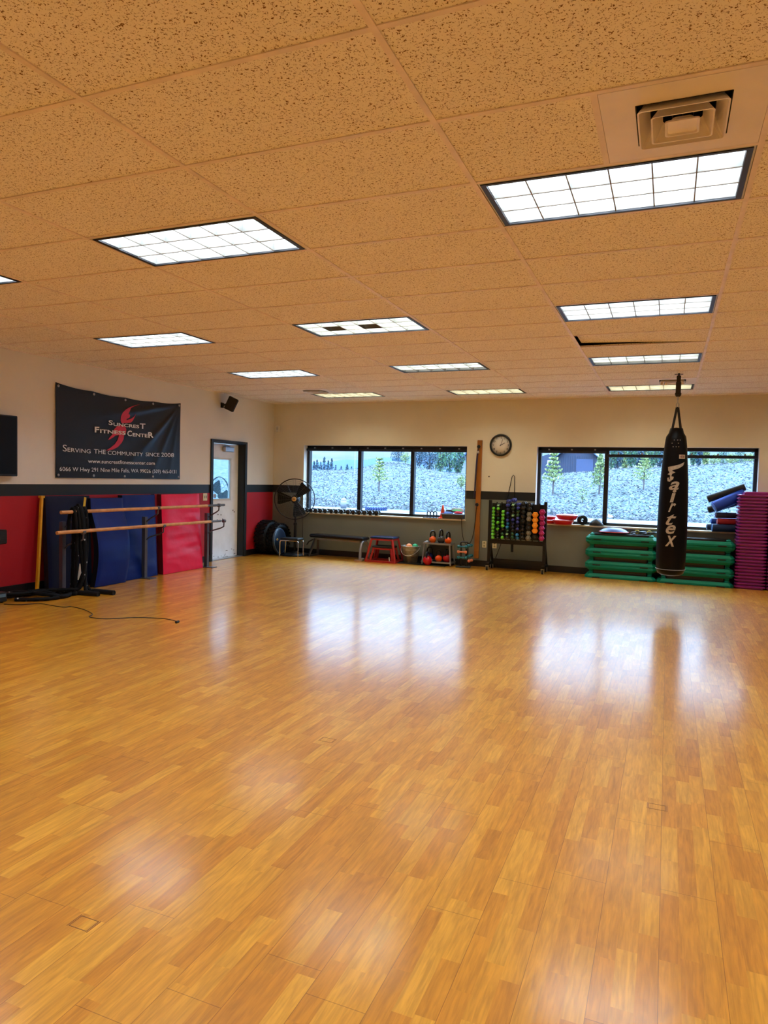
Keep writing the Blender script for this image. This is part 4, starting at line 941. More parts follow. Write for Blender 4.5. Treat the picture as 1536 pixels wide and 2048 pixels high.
# ================================================================== STEP PLATFORMS and RISERS
M_stepg = mat('green_step_plastic', (2, 122, 100), .5, spec=.25, noise=(4, .08)); M_stept = mat('black_ribbed_step_top', (18, 17, 18), .3, noise=(60, .3))
def step_meshes():
    L_, D_, H_ = 1.085, .37, .102
    def ring(l, d, z, c): return [Vector(p) for p in ((-l/2+c, -d/2, z), (l/2-c, -d/2, z), (l/2, -d/2+c, z), (l/2, d/2-c, z), (l/2-c, d/2, z), (-l/2+c, d/2, z), (-l/2, d/2-c, z), (-l/2, -d/2+c, z))]
    q = MB(); q.loft([ring(L_-.01, D_-.01, 0, .05), ring(L_, D_, .006, .05), ring(L_, D_, .030, .05), ring(L_-.06, D_-.045, .066, .045), ring(L_-.09, D_-.06, .072, .04)])
    for s in (-1, 1): q.loft([ring(.075, D_-.075, .07, .02), ring(.05, D_-.10, H_-.002, .02)]) if False else q.box((s*(L_/2-.095), 0, .082), (.07, D_-.10, .036), 0, bev=.012)
    for s in (-1, 1): q.box((s*.36, -D_/2-.002, .008), (.12, .012, .016), 1)
    body = q.mesh('body', [M_stepg, M_stept])
    q = MB(); q.loft([ring(L_-.25, D_-.085, .070, .02), ring(L_-.25, D_-.09, H_, .02)])
    for k in range(12): q.box((0, -D_/2+.07+k*.021, H_+.0005), (L_-.2, .008, .002))
    pass
    return body, q.mesh('top_mat', M_stept), H_
SB, ST, SH = step_meshes()
for ci, (xc, nm) in enumerate(((-.665, 'left'), (.43, 'right'))):
    for k in range(7):
        up = (k % 2 == 0)
        pos = 'topmost' if k == 6 else 'bottom one' if k == 0 else ORD[7-k] + ' from the top'
        t = thing('step_platform', 'green aerobic step platform with black top, %s in the %s stack' % (pos, nm), 'step platform', (xc, 11.80-.02*(ci)+.004*((k*37) % 3-1), k*(SH+.001) + (0 if up else SH)), 0, 'green step platforms in the %s stack' % nm)
        if not up: t.rotation_euler = (PI, 0, 0)
        inst('body', SB, (0, 0, 0), parent=t); inst('top_mat', ST, (0, 0, 0), parent=t)
M_pur = mat('purple_riser_plastic', (132, 28, 112), .28, noise=(4, .06))
def riser_mesh():
    q = MB(); L_, D_ = .415, .40
    def ring(l, d, z, c=.03): return [Vector(p) for p in ((-l/2+c, -d/2, z), (l/2-c, -d/2, z), (l/2, -d/2+c, z), (l/2, d/2-c, z), (l/2-c, d/2, z), (-l/2+c, d/2, z), (-l/2, d/2-c, z), (-l/2, -d/2+c, z))]
    q.loft([ring(L_-.05, D_-.05, 0), ring(L_-.04, D_-.04, .018), ring(L_-.006, D_-.006, .024), ring(L_, D_, .030), ring(L_-.004, D_-.004, .044), ring(L_-.02, D_-.02, .0485)])
    return q.mesh('step_riser', M_pur)
RM = riser_mesh()
for ci, xc in enumerate((1.185, 1.608)):
    for k in range(29):
        r = 29-k; pos = 'topmost' if k == 28 else 'lowest' if k == 0 else ((ORD[r]+' from the top') if r <= 15 else (ORD[k+1]+' from the floor'))
        inst('step_riser', RM, (xc + .002*math.sin(k*2.1), 11.78+.003*math.sin(k*1.3), k*.0488), 'purple step riser in the %s, %s' % ('tall stack beside the green steps' if ci == 0 else 'stack cut off by the right edge', pos), 'step riser', 'purple risers in the %s stack' % ('left' if ci == 0 else 'right'))
q = MB(); q.loft([[Vector((x*a, y*b, z)) for x, y in ((-1, -1), (1, -1), (1, 1), (-1, 1))] for z, a, b in ((0, .205, .18), (.03, .20, .18), (.045, .17, .16))])
o = q.build('riser_tray', M_pur, label='purple tray lying on top of the tall riser stacks', cat='step riser'); o.location = (1.26, 11.79, 29*.0488-.0005)
# rolled mats between wall and risers
def roll(name, lab, a, b, r, c, c2=None, squash=1.0, flat=None):
    a, b = Vector(a), Vector(b); q = MB(); u, v, d = frame_from(b-a)
    if abs(v.z) < abs(u.z): u, v = v, u
    n = 28; ring = lambda o, rr: [o + u*(rr*math.cos(2*PI*i/n)) + v*(rr*squash*math.sin(2*PI*i/n)) for i in range(n)]
    q.loft([ring(a, r*.96), ring(a+d*.006, r), ring(b-d*.006, r), ring(b, r*.96)], 0, True)
    P = []
    for k in range(70):                                  # spiral of foam edges on the visible end
        s = k/69; ang = s*2*PI*3.6; rr = r*(.12+.82*s); P.append(a - d*.002 + u*(rr*math.cos(ang)) + v*(rr*squash*math.sin(ang)))
    q.tube(P, r*.045, 4, 1)
    q.build(name, [mat(name+'_'+str(c[0])+str(c[2]), c, .6), mat('roll_edge_'+str((c2 or c)[2]), c2 or tuple(min(255, k+60) for k in c), .6)], label=lab, cat='rolled mat', group='rolled mats beside the purple risers')
def rollpx(name, lab, pa, pb, ya, yb, r, c, **k): A = at(pa[0], pa[1], 1, ya); B = at(pb[0], pb[1], 1, yb); B = A + (B-A)*1.0; roll(name, lab, A, B, r, c, **k)
Yf = 11.90
A = at(1424, 1060, 1, Yf); roll('rolled_mat', 'light blue rolled mat lying on the sill at the bottom of the mat pile', (A.x, Yf, SZ+.062), (A.x+.62, Yf+.12, SZ+.062), .06, (10, 46, 92), c2=(90, 150, 220))
roll('rolled_mat', 'dark blue roll at the bottom back of the mat pile', (A.x-.07, Yf+.10, SZ+.065), (A.x+.50, Yf+.17, SZ+.065), .05, (8, 30, 66))
A = at(1432, 1040, 1, Yf); roll('rolled_mat', 'red rolled mat in the mat pile', (A.x+.02, Yf+.02, SZ+.165), (A.x+.60, Yf+.12, SZ+.165), .047, (150, 8, 30), c2=(220, 160, 180))
roll('rolled_mat', 'small bright blue roll end behind the red mat', (A.x-.06, Yf+.13, SZ+.16), (A.x+.40, Yf+.17, SZ+.17), .045, (12, 60, 150))
A = at(1430, 1030, 1, Yf); roll('rolled_mat', 'dark navy rolled mat lying on the red one', (A.x+.01, Yf+.02, SZ+.258), (A.x+.60, Yf+.12, SZ+.262), .045, (16, 14, 60), c2=(120, 120, 200))
A = at(1424, 1014, 1, Yf); B = at(1482, 992, 1, Yf); roll('rolled_mat', 'thick royal blue folded mat tilted up to the right', (A.x+.03, Yf, A.z), (B.x+.05, Yf+.10, B.z+.03), .088, (12, 66, 190), c2=(120, 170, 250), squash=1.0)
A = at(1416, 1002, 1, Yf); B = at(1482, 984, 1, Yf); roll('rolled_mat', 'black rolled mat leaning on top of the mat pile', (A.x, Yf+.11, A.z+.03), (B.x+.06, Yf+.12, B.z+.08), .058, (12, 18, 26))
A = at(1417, 1020, 1, Yf); roll('rolled_mat', 'small black roll behind the royal blue mat', (A.x, Yf+.13, A.z), (A.x+.5, Yf+.16, A.z+.16), .055, (10, 12, 16))
# balance cushion and straps on the left green stack
stz = 7*(SH+.001)+.003
t = thing('balance_cushion', 'dark blue domed cushion with a red rim on top of the left green stack', 'balance cushion', (-.79, 11.80, stz))
MB().lathe([(.20, .0), (.232, .025), (.22, .032), (.18, .062), (.10, .088), (0, .096)], n=36, sy=.78).build('dome', mat('dark_blue_dome', (10, 34, 96), .4, spec=.3), t)
MB().lathe([(.222, .016), (.238, .024), (.222, .032)], n=36, sy=.78).build('rim', mat('red_piping', (190, 60, 60), .4), t)
random.seed(9)
for k, (x, lab) in enumerate(((-.42, 'tangled black strap with a yellow-green clip beside the blue cushion'), (-.24, 'tangled black strap with a pale handle at the right end of the left green stack'))):
    q = MB(); P = []
    for i in range(40):
        s = i/39; P.append((x+.12*math.sin(s*9+k)*(.6+.4*s), 11.76+.09*math.cos(s*7+k*2), stz+.012+.035*abs(math.sin(s*5+k))))
    q.tube(P, .011, 6); t = tag(q.build('strap', mat('black_strap', (16, 18, 26), .4)), lab, 'strap', 'tangled straps on the green steps')
    q = MB(); q.tube([(x-.01+.03*math.cos(a), 11.70, stz+.05+.022*math.sin(a)) for a in np.linspace(0, 2*PI, 14, False)], .008, 6, closed=True); q.build('handle', mat('yellow_green_clip', (186, 190, 90), .4), t, label='yellow-green ring handle')

# ================================================================== DUMBBELL RACK
t = thing('dumbbell_rack', 'black wheeled rack holding rows of coloured dumbbells', 'rack', (-2.325, 11.6, 0))
hw = .465
for s in (-1, 1):
    q = MB(); q.box((s*hw, .0, .66), (.05, .04, 1.08)); q.build('upright', M_blackmetal, t)
    q = MB(); q.bar((s*hw, -.08, .115), (s*hw, .30, .115), .045, .045); q.bar((s*hw, .28, .13), (s*hw, .02, .55), .035, .035); q.build('foot_rail', M_blackmetal, t)
    for y in (-.06, .28):
        w = MB(); w.lathe([(.0, -.014), (.03, -.014), (.034, -.008), (.034, .008), (.03, .014), (0, .014)], (s*hw-.01, y, .035), (1, .15, 0), 20); c = w.build('caster', M_rubber, t)
        w = MB(); w.box((s*hw-.01-.02, y, .045), (.006, .05, .065)); w.box((s*hw-.01+.02, y, .045), (.006, .05, .065)); w.box((s*hw-.01, y, .082), (.05, .05, .012)); w.build('fork', M_metal, c)
q = MB(); q.box((0, 0, .50), (2*hw, .05, .07)); q.build('bottom_rail', M_blackmetal, t)
q = MB(); q.box((0, .26, .13), (2*hw, .04, .10)); q.build('rear_rail', M_blackmetal, t)
colx = [986.4, 995.8, 1005.4, 1015.0, 1025.5, 1035.2, 1045.6, 1057.8, 1070.3, 1084.2]
CX = [at(x, 1045, 1, 11.52).x for x in colx]
edges = [CX[0]-.043] + [(CX[i]+CX[i+1])/2 for i in range(9)]
for x in edges[1:]:
    q = MB(); q.box((x+2.325, .0, .84), (.016, .035, .66)); q.build('slot_bar', M_blackmetal, t)
q = MB(); q.box((0, .012, .85), (2*hw-.06, .006, .60)); q.build('back_panel', M_blackmetal, t)
cols = [
 ('g', .032, 12, [(405,'green'),(476,'green'),(547,'green'),(618,'green'),(690,'green'),(761,'green'),(832,'green'),(903,'green'),(974,'green'),(1045,'green')]),
 ('g', .031, 12, [(335,'striped'),(408,'green'),(480,'black'),(552,'black'),(622,'darkgreen'),(716,'green'),(788,'darkgreen'),(858,'green'),(928,'black'),(996,'black'),(1060,'black')]),
 ('g', .034, 12, [(475,'green'),(552,'green'),(630,'green'),(708,'green'),(786,'green'),(862,'black'),(967,'darkgreen'),(1045,'green')]),
 ('b', .037, 12, [(250,'blue'),(336,'blue'),(425,'darkblue'),(515,'blue'),(588,'darkblue'),(663,'blue'),(738,'lightblue'),(817,'lightblue'),(893,'darkgreen'),(968,'striped'),(1050,'black')]),
 ('b', .036, 12, [(225,'blue'),(325,'striped'),(408,'darkgreen'),(485,'black'),(562,'striped'),(658,'blue'),(735,'darkblue'),(812,'darkblue'),(888,'black'),(965,'darkgreen'),(1045,'darkgreen')]),
 ('b', .035, 12, [(318,'blue'),(397,'blue'),(475,'darkgreen'),(550,'darkgreen'),(627,'blue'),(706,'blue'),(782,'darkblue'),(858,'blue'),(985,'lightblue'),(1060,'lightblue')]),
 ('x', .043, 6, [(300,'black'),(395,'black'),(490,'black'),(585,'black'),(690,'black'),(795,'black'),(870+5,'black'),(955,'black'),(1045,'black')]),
 ('x', .050, 6, [(330,'black'),(428,'black'),(535,'grey'),(640,'grey'),(742,'black'),(842,'black'),(950,'grey'),(1060,'grey')]),
 ('x', .052, 6, [(545,'orange'),(665,'orange'),(782,'orange'),(898,'orange'),(1035,'black')]),
 ('x', .059, 6, [(488,'magenta'),(610,'magenta'),(728,'magenta'),(845,'magenta'),(952,'magenta'),(1062,'magenta')])]
cname = ['first (leftmost)', 'second', 'third', 'fourth', 'fifth', 'sixth', 'seventh', 'eighth', 'ninth', 'tenth (rightmost)']
random.seed(21)
for ci, (k, r, sides, L_) in enumerate(cols):
    for i, (yz, kind) in enumerate(L_):
        z = at(colx[ci], 980+yz/10.97, 1, 11.50).z
        if i+1 < len(L_):
            z2 = at(colx[ci], 980+L_[i+1][0]/10.97, 1, 11.50).z; rr = min(r, (z-z2)/2/(.866 if sides == 6 else 1)*.985)
        else: rr = r
        if i > 0: z0_ = at(colx[ci], 980+L_[i-1][0]/10.97, 1, 11.50).z; rr = min(rr, (z0_-z)/2/(.866 if sides == 6 else 1)*.985)
        L = .16 if sides == 12 else .17
        dim = kind in ('black', 'darkgreen', 'darkblue') or (kind in ('lightblue', 'magenta', 'grey') and i in (6, 2, 9))
        lab = '%s dumbbell end, %s from the top in the %s column of the rack' % ({'striped': 'green striped', 'darkgreen': 'dark green', 'darkblue': 'dark blue', 'lightblue': 'light blue'}.get(kind, kind), ORD[i+1], cname[ci])
        inst('dumbbell', db(kind, rr, L, sides, 0 if sides == 6 else .26), (CX[ci]+.003*(random.random()-.5), 11.578 + (.02 if dim else 0) + .012*(random.random()-.5), z), lab, 'dumbbell', 'dumbbells on the wheeled rack', rot=(0, 0, 0))

# ================================================================== BENCH, STOOL, PLYO BOXES, BUCKET
M_pad = mat('black_vinyl_pad', (14, 16, 22), .25, noise=(4, .1)); M_silverp = mat('silver_painted_tube', (150, 152, 156), .3, .5)
t = thing('weight_bench', 'flat black weight bench with silver arched frame under the left window', 'bench', (-5.70, 11.72, 0), math.radians(-5.5))
MB().box((0, 0, .40), (1.17, .27, .065), bev=.02).build('seat_pad', M_pad, t)
MB().box((0, 0, .345), (.95, .06, .05)).build('spine', M_silverp, t)
q = MB(); q.tube([(.56, -.17, .02), (.55, -.14, .20), (.545, -.10, .31), (.54, -.04, .355), (.54, .04, .355), (.545, .10, .31), (.56, .13, .20), (.585, .16, .03)], .026, 10); q.build('leg', M_silverp, t, label='silver arched leg')
q = MB(); q.box((.53, -.18, .012), (.14, .06, .024)); q.build('foot_plate', M_metal, t)
q = MB(); q.cyl((.60, -.20, .032), (.60, -.14, .032), .03, 16); q.build('wheel', M_silverp, t)
q = MB(); q.bar((-.50, -.05, .34), (-.56, -.16, .02), .045, .03); q.bar((-.50, .05, .34), (-.56, .14, .02), .045, .03); q.bar((-.56, -.17, .02), (-.56, .15, .02), .04, .03); q.build('leg', mat('dark_silver_tube', (84, 84, 86), .35, .5), t)
q = MB(); q.tube([(-.52, -.08, .33), (-.60, -.12, .28), (-.63, -.14, .22)], .014, 8); q.build('handle', M_blackplastic, t)
t = thing('low_stool', 'small square stool with black cushion and chrome legs in front of the fan', 'stool', (-6.55, 11.42, 0), math.radians(4))
MB().box((0, .02, .335), (.38, .27, .045), bev=.015).build('seat', mat('black_cushion', (22, 21, 22), .5), t)
for sy_, y in ((-1, -.10), (1, .13)):
    q = MB(); P = [(-.19, y, .0), (-.19, y, .27), (-.18, y, .298), (-.155, y, .308), (.155, y, .308), (.18, y, .298), (.19, y, .27), (.19, y, 0)]; q.tube(P, .0115, 8); q.build('leg', M_chrome, t)
q = MB(); q.bar((-.12, -.10, .306), (-.12, .13, .306), .02, .01); q.bar((.12, -.10, .306), (.12, .13, .306), .02, .01); q.build('seat_frame', M_chrome, t)
# plyo boxes
M_redtube = mat('red_painted_steel', (170, 34, 30), .4)
def plyo(x, y, w1, w0, h, lab, padm, foot, rz=0.0):
    t = thing('plyo_box', lab, 'plyometric box', (x, y, 0), rz, 'red plyometric boxes')
    for sx_ in (-1, 1):
        for sy_ in (-1, 1): MB().bar((sx_*w0/2, sy_*w0*.36, .02), (sx_*w1/2, sy_*w1*.36, h-.03), .032, .032).build('leg', M_redtube, t)
    q = MB()
    for sx_ in (-1, 1): q.bar((sx_*w0/2, -w0*.38, .015), (sx_*w0/2, w0*.38, .015), .03, .03); q.bar((sx_*w1/2, -w1*.38, h-.045), (sx_*w1/2, w1*.38, h-.045), .028, .028)
    for sy_ in (-1, 1): q.bar((-w0/2, sy_*w0*.36, .015), (w0/2, sy_*w0*.36, .015), .03, .03); q.bar((-w1/2, sy_*w1*.36, h-.045), (w1/2, sy_*w1*.36, h-.045), .028, .028)
    q.build('frame', M_redtube, t); MB().box((0, 0, h-.012), (w1+.05, w1*.80, .035), bev=.008).build('top_pad', padm, t)
    if foot: MB().box((w0/2-.055, -w0*.385, .055), (.012, .02, .10), R=Matrix.Rotation(-.12, 3, 'Y')).build('sticker', M_white, t, label='white sticker')
plyo(-4.765, 11.72, .40, .57, .455, 'taller red steel plyometric box with a blue-black padded top', mat('blue_black_top', (28, 50, 90), .2), False)
plyo(-4.765, 11.72, .34, .44, .285, 'shorter red plyometric box nested under the taller one', mat('black_grip_top', (18, 18, 22), .6), True)
# floor mats under the bucket and kettlebells
MB().box((-4.05, 11.76, .006), (.98, .34, .012), bev=.004).build('floor_mat', M_rubber, label='thin black rubber mat under the bucket and kettlebell rack', cat='mat')
# bucket
M_galv = mat('galvanised_steel', (150, 148, 138), .4, .5, noise=(14, .3))
t = thing('metal_bucket', 'galvanised metal bucket of balls beside the red plyometric boxes', 'bucket', (-4.275, 11.77, .0125))
MB().lathe([(.11, 0), (.118, .004), (.128, .07), (.132, .075), (.134, .08), (.160, .215), (.165, .22), (.163, .226), (.178, .295), (.184, .30), (.180, .306), (.172, .30), (.125, .02), (0, .015)], n=32).build('pail', M_galv, t)
q = MB(); q.tube([(.178*math.cos(a), -.178*math.cos(a)*0-.178*math.sin(a)*.98, .285-.15*math.sin(a)) for a in np.linspace(0, PI, 14)], .004, 6); q.build('bail_handle', M_metal, t)
for nm, c, x, y, z, r in (('orange ball on top in the metal bucket', (250, 150, 90), -.01, -.06, .285, .062), ('green ball on top in the metal bucket', (40, 170, 110), .09, -.02, .288, .058), ('pale orange ball half hidden in the metal bucket', (240, 190, 150), -.06, .045, .275, .05), ('grey ball at the left side of the metal bucket', (130, 128, 120), -.11, -.02, .27, .045)):
    o = MB().ball((0, 0, 0), r, 20).build('exercise_ball', mat('ball_%d' % c[0], c, .5), label=nm, cat='ball', group='balls in the metal bucket'); o.location = (-4.275+x, 11.77+y, .0125+z)
# ================================================================== KETTLEBELLS
M_kbh = mat('kettlebell_handle', (16, 16, 17), .3, .3)
t = thing('kettlebell_rack', 'small silver two-shelf rack holding kettlebells', 'rack', (-3.755, 11.80, .0125))
for sx_ in (-1, 1):
    for sy_ in (-1, 1): MB().bar((sx_*.265, sy_*.13, 0), (sx_*.232, sy_*.10, .385), .022, .022).build('leg', M_silverp, t)
for z, w, d, nm in ((.375, .50, .24, 'shelf'), (.045, .54, .28, 'shelf')):
    q = MB(); q.box((0, 0, z), (w-.02, d-.02, .008), 1); q.box((0, -d/2, z), (w, .02, .028)); q.box((0, d/2, z), (w, .02, .028)); q.box((-w/2, 0, z), (.02, d, .028)); q.box((w/2, 0, z), (.02, d, .028)); q.build(nm, [M_silverp, mat('dark_shelf', (40, 42, 44), .5)], t)
MB().box((0, .11, .2), (.42, .006, .26)).build('back_panel', mat('grey_back_panel', (62, 62, 62), .5), t)
def kb(x, y, z, r, c, lab, rz=0.0, hs=1.0, digit=None):
    t = thing('kettlebell', lab, 'kettlebell', (x, y, z), rz, 'kettlebells on the small silver rack')
    q = MB(); pr_ = [(0, 0), (r*.55, 0)] + [(r*math.cos(a), r*.92+r*math.sin(a)) for a in np.linspace(-1.05, 1.25, 14)] + [(0, r*1.90)]
    q.lathe(pr_, n=28); m = mat('kettlebell_%d_%d' % (c[0], c[2]), c, .25); q.build('body', m, t)
    h = .075*hs+r*.5; w = r*.62
    P = [(-w, 0, r*1.55), (-w*1.08, 0, r*1.6+h*.45), (-w*.85, 0, r*1.6+h*.85), (-w*.4, 0, r*1.6+h), (w*.4, 0, r*1.6+h), (w*.85, 0, r*1.6+h*.85), (w*1.08, 0, r*1.6+h*.45), (w, 0, r*1.55)]
    MB().tube(P, [.017, .015, .015, .016, .016, .015, .015, .017], 10).build('handle', M_kbh, t)
    if digit:
        V, F = text_mesh(digit, bold=.03); x0, x1 = min(v[0] for v in V), max(v[0] for v in V); s = r*.75
        q = MB(); P = []
        for v in V:
            a = ((v[0]-(x0+x1)/2)*s)/r + .35; zz = r*1.0+(v[1]-.35)*s; P.append(((r+.003)*math.sin(a), -(r+.003)*math.cos(a)*math.cos((zz-r*.92)/r*.95), zz))
        q.add(P, F); q.build('weight_mark', M_txt, t)
zt_ = .0125+.38
kb(-3.87, 11.79, zt_, .062, (244, 96, 14), 'orange kettlebell at the left of the top shelf', .5)
kb(-3.715, 11.80, zt_, .070, (64, 64, 62), 'dark grey kettlebell in the middle of the top shelf', 1.25, 1.15)
kb(-3.575, 11.775, zt_, .060, (248, 92, 16), 'orange kettlebell at the right of the top shelf', 1.1)
kb(-3.93, 11.83, .063, .072, (22, 34, 92), 'dark blue kettlebell on the lower shelf behind the red one', .1, 1.2)
kb(-3.905, 11.64, .0125, .082, (196, 10, 28), 'red kettlebell with a white number on the floor at the left front of the rack', 1.45, .6, '12')
kb(-3.735, 11.75, .063, .062, (246, 82, 14), 'orange kettlebell on the lower shelf between the two red ones', .4, .9)
kb(-3.585, 11.76, .063, .072, (188, 14, 26), 'red kettlebell at the right of the lower shelf', 1.2)
q = MB(); q.lathe([(.0, 0), (.03, 0), (.03, .012), (0, .012)], (-3.985, 11.75, zt_), n=14); q.cyl((-3.985, 11.75, zt_+.02), (-3.94, 11.75, zt_+.02), .012, 10); q.build('weight_collar', M_metal, label='small metal collar at the left end of the top kettlebell shelf', cat='collar')
# ================================================================== SMALL DUMBBELL TOWER
bx0, by0 = -3.265, 11.70
t = thing('dumbbell_tower', 'small black upright stand of teal and orange hand weights by the wooden post', 'dumbbell stand', (bx0, by0, 0), .2)
MB().box((0, 0, .012), (.26, .16, .024), bev=.006).build('base', M_blackplastic, t)
q = MB(); q.bar((-.045, .02, .02), (-.045, .02, .40), .028, .03); q.bar((.045, .02, .02), (.045, .02, .40), .028, .03); q.bar((.07, .05, .02), (.07, .05, .38), .02, .03); q.build('upright', M_blackplastic, t)
q = MB(); q.tube([(-.055, .02, .38), (-.055, .02, .43), (-.035, .02, .445), (.05, .02, .445), (.07, .02, .43), (.07, .02, .38)], .014, 8); q.build('carry_handle', M_blackplastic, t)
M_teal = mat('teal_neoprene', (20, 104, 118), .45); M_orn = mat('peach_neoprene', (240, 140, 100), .45)
def hw_mesh(m, r, L):
    q = MB()
    for s in (-1, 1): q.lathe([(r*.7, -r*.8), (r, -r*.4), (r, r*.4), (r*.7, r*.8), (0, r*.85)], (s*(L/2-r), 0, 0), (s, 0, 0), 12)
    q.cyl((-L/2+r, 0, 0), (L/2-r, 0, 0), r*.5, 10); return q.mesh('hand_weight', m)
HT, HO = hw_mesh(M_teal, .03, .19), hw_mesh(M_orn, .026, .18)
for me, x, y, z, rz, lab in ((HT, -.02, -.045, .365, .2, 'topmost teal hand weight on the front of the small stand'), (HO, -.025, -.045, .275, .1, 'peach hand weight on the front of the small stand'), (HT, -.02, -.045, .175, .2, 'lower teal hand weight on the front of the small stand'),
    (HT, .105, .02, .385, 1.5, 'teal hand weight high on the right side of the small stand'), (HT, .115, .02, .205, 1.5, 'teal hand weight low on the right side of the small stand'), (HO, .12, .0, .125, 1.5, 'peach hand weight low on the right side of the small stand')):
    v = Matrix.Rotation(.2, 3, 'Z') @ Vector((x, y, z)); inst('hand_weight', me, (bx0+v.x, by0+v.y, z), lab, 'hand weight', 'hand weights on the small stand', rot=(0, 0, rz))
# ================================================================== PEDESTAL FAN
fc = Vector((-6.60, 11.60, 1.085)); fd = Vector((.38, -.92, .02)).normalized(); fu, fv, _ = frame_from(fd)
if abs(fu.z) > abs(fv.z): fu, fv = fv, fu
if fu.x < 0: fu = -fu
if fv.z < 0: fv = -fv
t = thing('pedestal_fan', 'big black caged pedestal fan in the far left corner', 'fan', (-6.62, 11.68, 0)); to = Vector((-6.62, 11.68, 0)); C_ = fc-to
MB().lathe([(.29, 0), (.295, .012), (.28, .03), (.10, .045), (.05, .07), (.03, .075)], n=40).build('base', M_blackmetal, t)
q = MB(); q.cyl((0, 0, .05), (0, 0, .60), .028, 16); q.cyl((0, 0, .6), (0, 0, .95), .021, 16); q.cyl((0, 0, .58), (0, 0, .63), .036, 16); q.bar((0, 0, .93), C_-fd*.16, .04, .04); q.build('pole', M_blackmetal, t)
MB().lathe([(.05, -.24), (.085, -.22), (.09, -.10), (.07, -.04), (.03, .01)], C_, fd, 24).build('motor', M_blackmetal, t)
R_f = .385
def circ(r, off, n=64): return [C_ + fd*off + fu*(r*math.cos(2*PI*i/n)) + fv*(r*math.sin(2*PI*i/n)) for i in range(n)]
q = MB(); q.tube(circ(R_f, 0), .0085, 8, closed=True); q.tube(circ(R_f-.004, -.02), .006, 6, closed=True)
q.build('cage_rim', M_blackmetal, t)
q = MB()
for k in range(1, 9): rr = .07+(R_f-.07)*k/9; off = .085*(1-(rr/R_f)**2); q.tube(circ(rr, off, 56), .0011, 4, closed=True)
for k in range(16):
    a = 2*PI*k/16+.1; P = []
    for j in range(7): rr = .045+(R_f-.045)*j/6; P.append(C_ + fd*(.085*(1-(rr/R_f)**2)) + fu*(rr*math.cos(a)) + fv*(rr*math.sin(a)))
    q.tube(P, .0018, 5)
q.build('front_grille', mat('grey_grille_wire', (70, 70, 72), .35, .5), t)
q = MB()
for k in range(1, 7): rr = .10+(R_f-.10)*k/7; q.tube(circ(rr, -.02-.15*(1-(rr/R_f)**2), 56), .0011, 4, closed=True)
for k in range(12):
    a = 2*PI*k/12; q.tube([C_ + fd*(-.02-.15*(1-(rr/R_f)**2)) + fu*(rr*math.cos(a)) + fv*(rr*math.sin(a)) for rr in (.09, .2, .3, R_f)], .0018, 5)
q.build('rear_grille', M_blackmetal, t)
for k, a0 in enumerate((math.radians(50), math.radians(178), math.radians(288))):
    q = MB(); P = []
    for side_ in (0, 1):
        for (r, da, tw) in ((.04, -.5, .0), (.12, -.46, .03), (.22, -.42, .045), (.32, -.40, .05), (.35, -.32, .05), (.35, .32, -.03), (.32, .38, -.035), (.22, .40, -.03), (.12, .46, -.02), (.04, .5, .0)):
            a = a0+da; P.append(C_ + fd*(-.045+tw-.004*side_) + fu*(r*math.cos(a)) + fv*(r*math.sin(a)))
    n = 10; q.add(P, [tuple(range(n)), tuple(range(2*n-1, n-1, -1))] + [(i, n+i, n+(i+1) % n, (i+1) % n) for i in range(n)]); q.build('blade', mat('dark_fan_blade', (8, 8, 9), .5, spec=.25), t)
MB().lathe([(.044, .075), (.044, .092), (.038, .10), (0, .10)], C_, fd, 24).build('badge', mat('brass_badge', (206, 160, 96), .35, .4), t, label='round brass badge')
q = MB(); q.box(C_+fd*.1015, (.045, .002, .014), R=Matrix.Rotation(math.atan2(fd.x, -fd.y), 3, 'Z')); q.build('badge_print', mat('brown_print', (90, 56, 30), .5), t)
q = MB(); q.tube([C_-fd*.15+Vector((.05, 0, -.05)), (.14, .02, .8), (.15, .03, .4), (.14, .05, .05), (.12, .2, .012)], .005, 6); q.build('power_cord', M_blackplastic, t)
# ================================================================== TYRES and disc in the corner
def tire(R1, R0, H, lugs, lab, loc, rz, ry_=PI/2, m=None):
    q = MB(); q.lathe([(R0, -H*.30), (R0+.03, -H*.46), (R1-.05, -H*.5), (R1-.012, -H*.40), (R1, -H*.2), (R1, H*.2), (R1-.012, H*.40), (R1-.05, H*.5), (R0+.03, H*.46), (R0, H*.30), (R0, -H*.30)], n=48)
    for k in range(lugs):
        a = 2*PI*k/lugs
        for s, zo in ((1, H*.27), (-1, -H*.27)):
            aa = a + (.5*2*PI/lugs if s < 0 else 0); c = Vector(((R1+.006)*math.cos(aa), (R1+.006)*math.sin(aa), zo)); q.box(c, (.022, .045, H*.40), 0, R=Matrix.Rotation(aa, 3, 'Z') @ Matrix.Rotation(s*.45, 3, 'X'))
        c = Vector(((R1+.003)*math.cos(a), (R1+.003)*math.sin(a), 0)); q.box(c, (.016, .03, H*.10), 0, R=Matrix.Rotation(a, 3, 'Z'))
    o = q.build('tire', m or M_rubber, label=lab, cat='tire', group='tires in the corner'); o.location = loc; o.rotation_euler = (0, ry_, rz); return o
tire(.315, .19, .23, 26, 'black knobbly tire standing against the red wall in the corner', (-7.195, 11.62, .325), 0)
tire(.29, .18, .16, 26, 'second black tire behind the blue disc in the corner', (-6.98, 11.66, .298), math.radians(-6), PI/2+.03)
t = thing('balance_trainer', 'dark blue speckled disc leaning upright against the tires', 'exercise disc', (-6.885, 11.52, .268), 0); t.rotation_euler = (0, PI/2-.10, math.radians(2))
MB().lathe([(0, 0), (.25, 0), (.262, .012), (.255, .025), (.21, .045), (.10, .060), (0, .064)], n=44).build('body', mat('dark_blue_speckled', (14, 34, 58), .4, noise=(60, .6)), t)
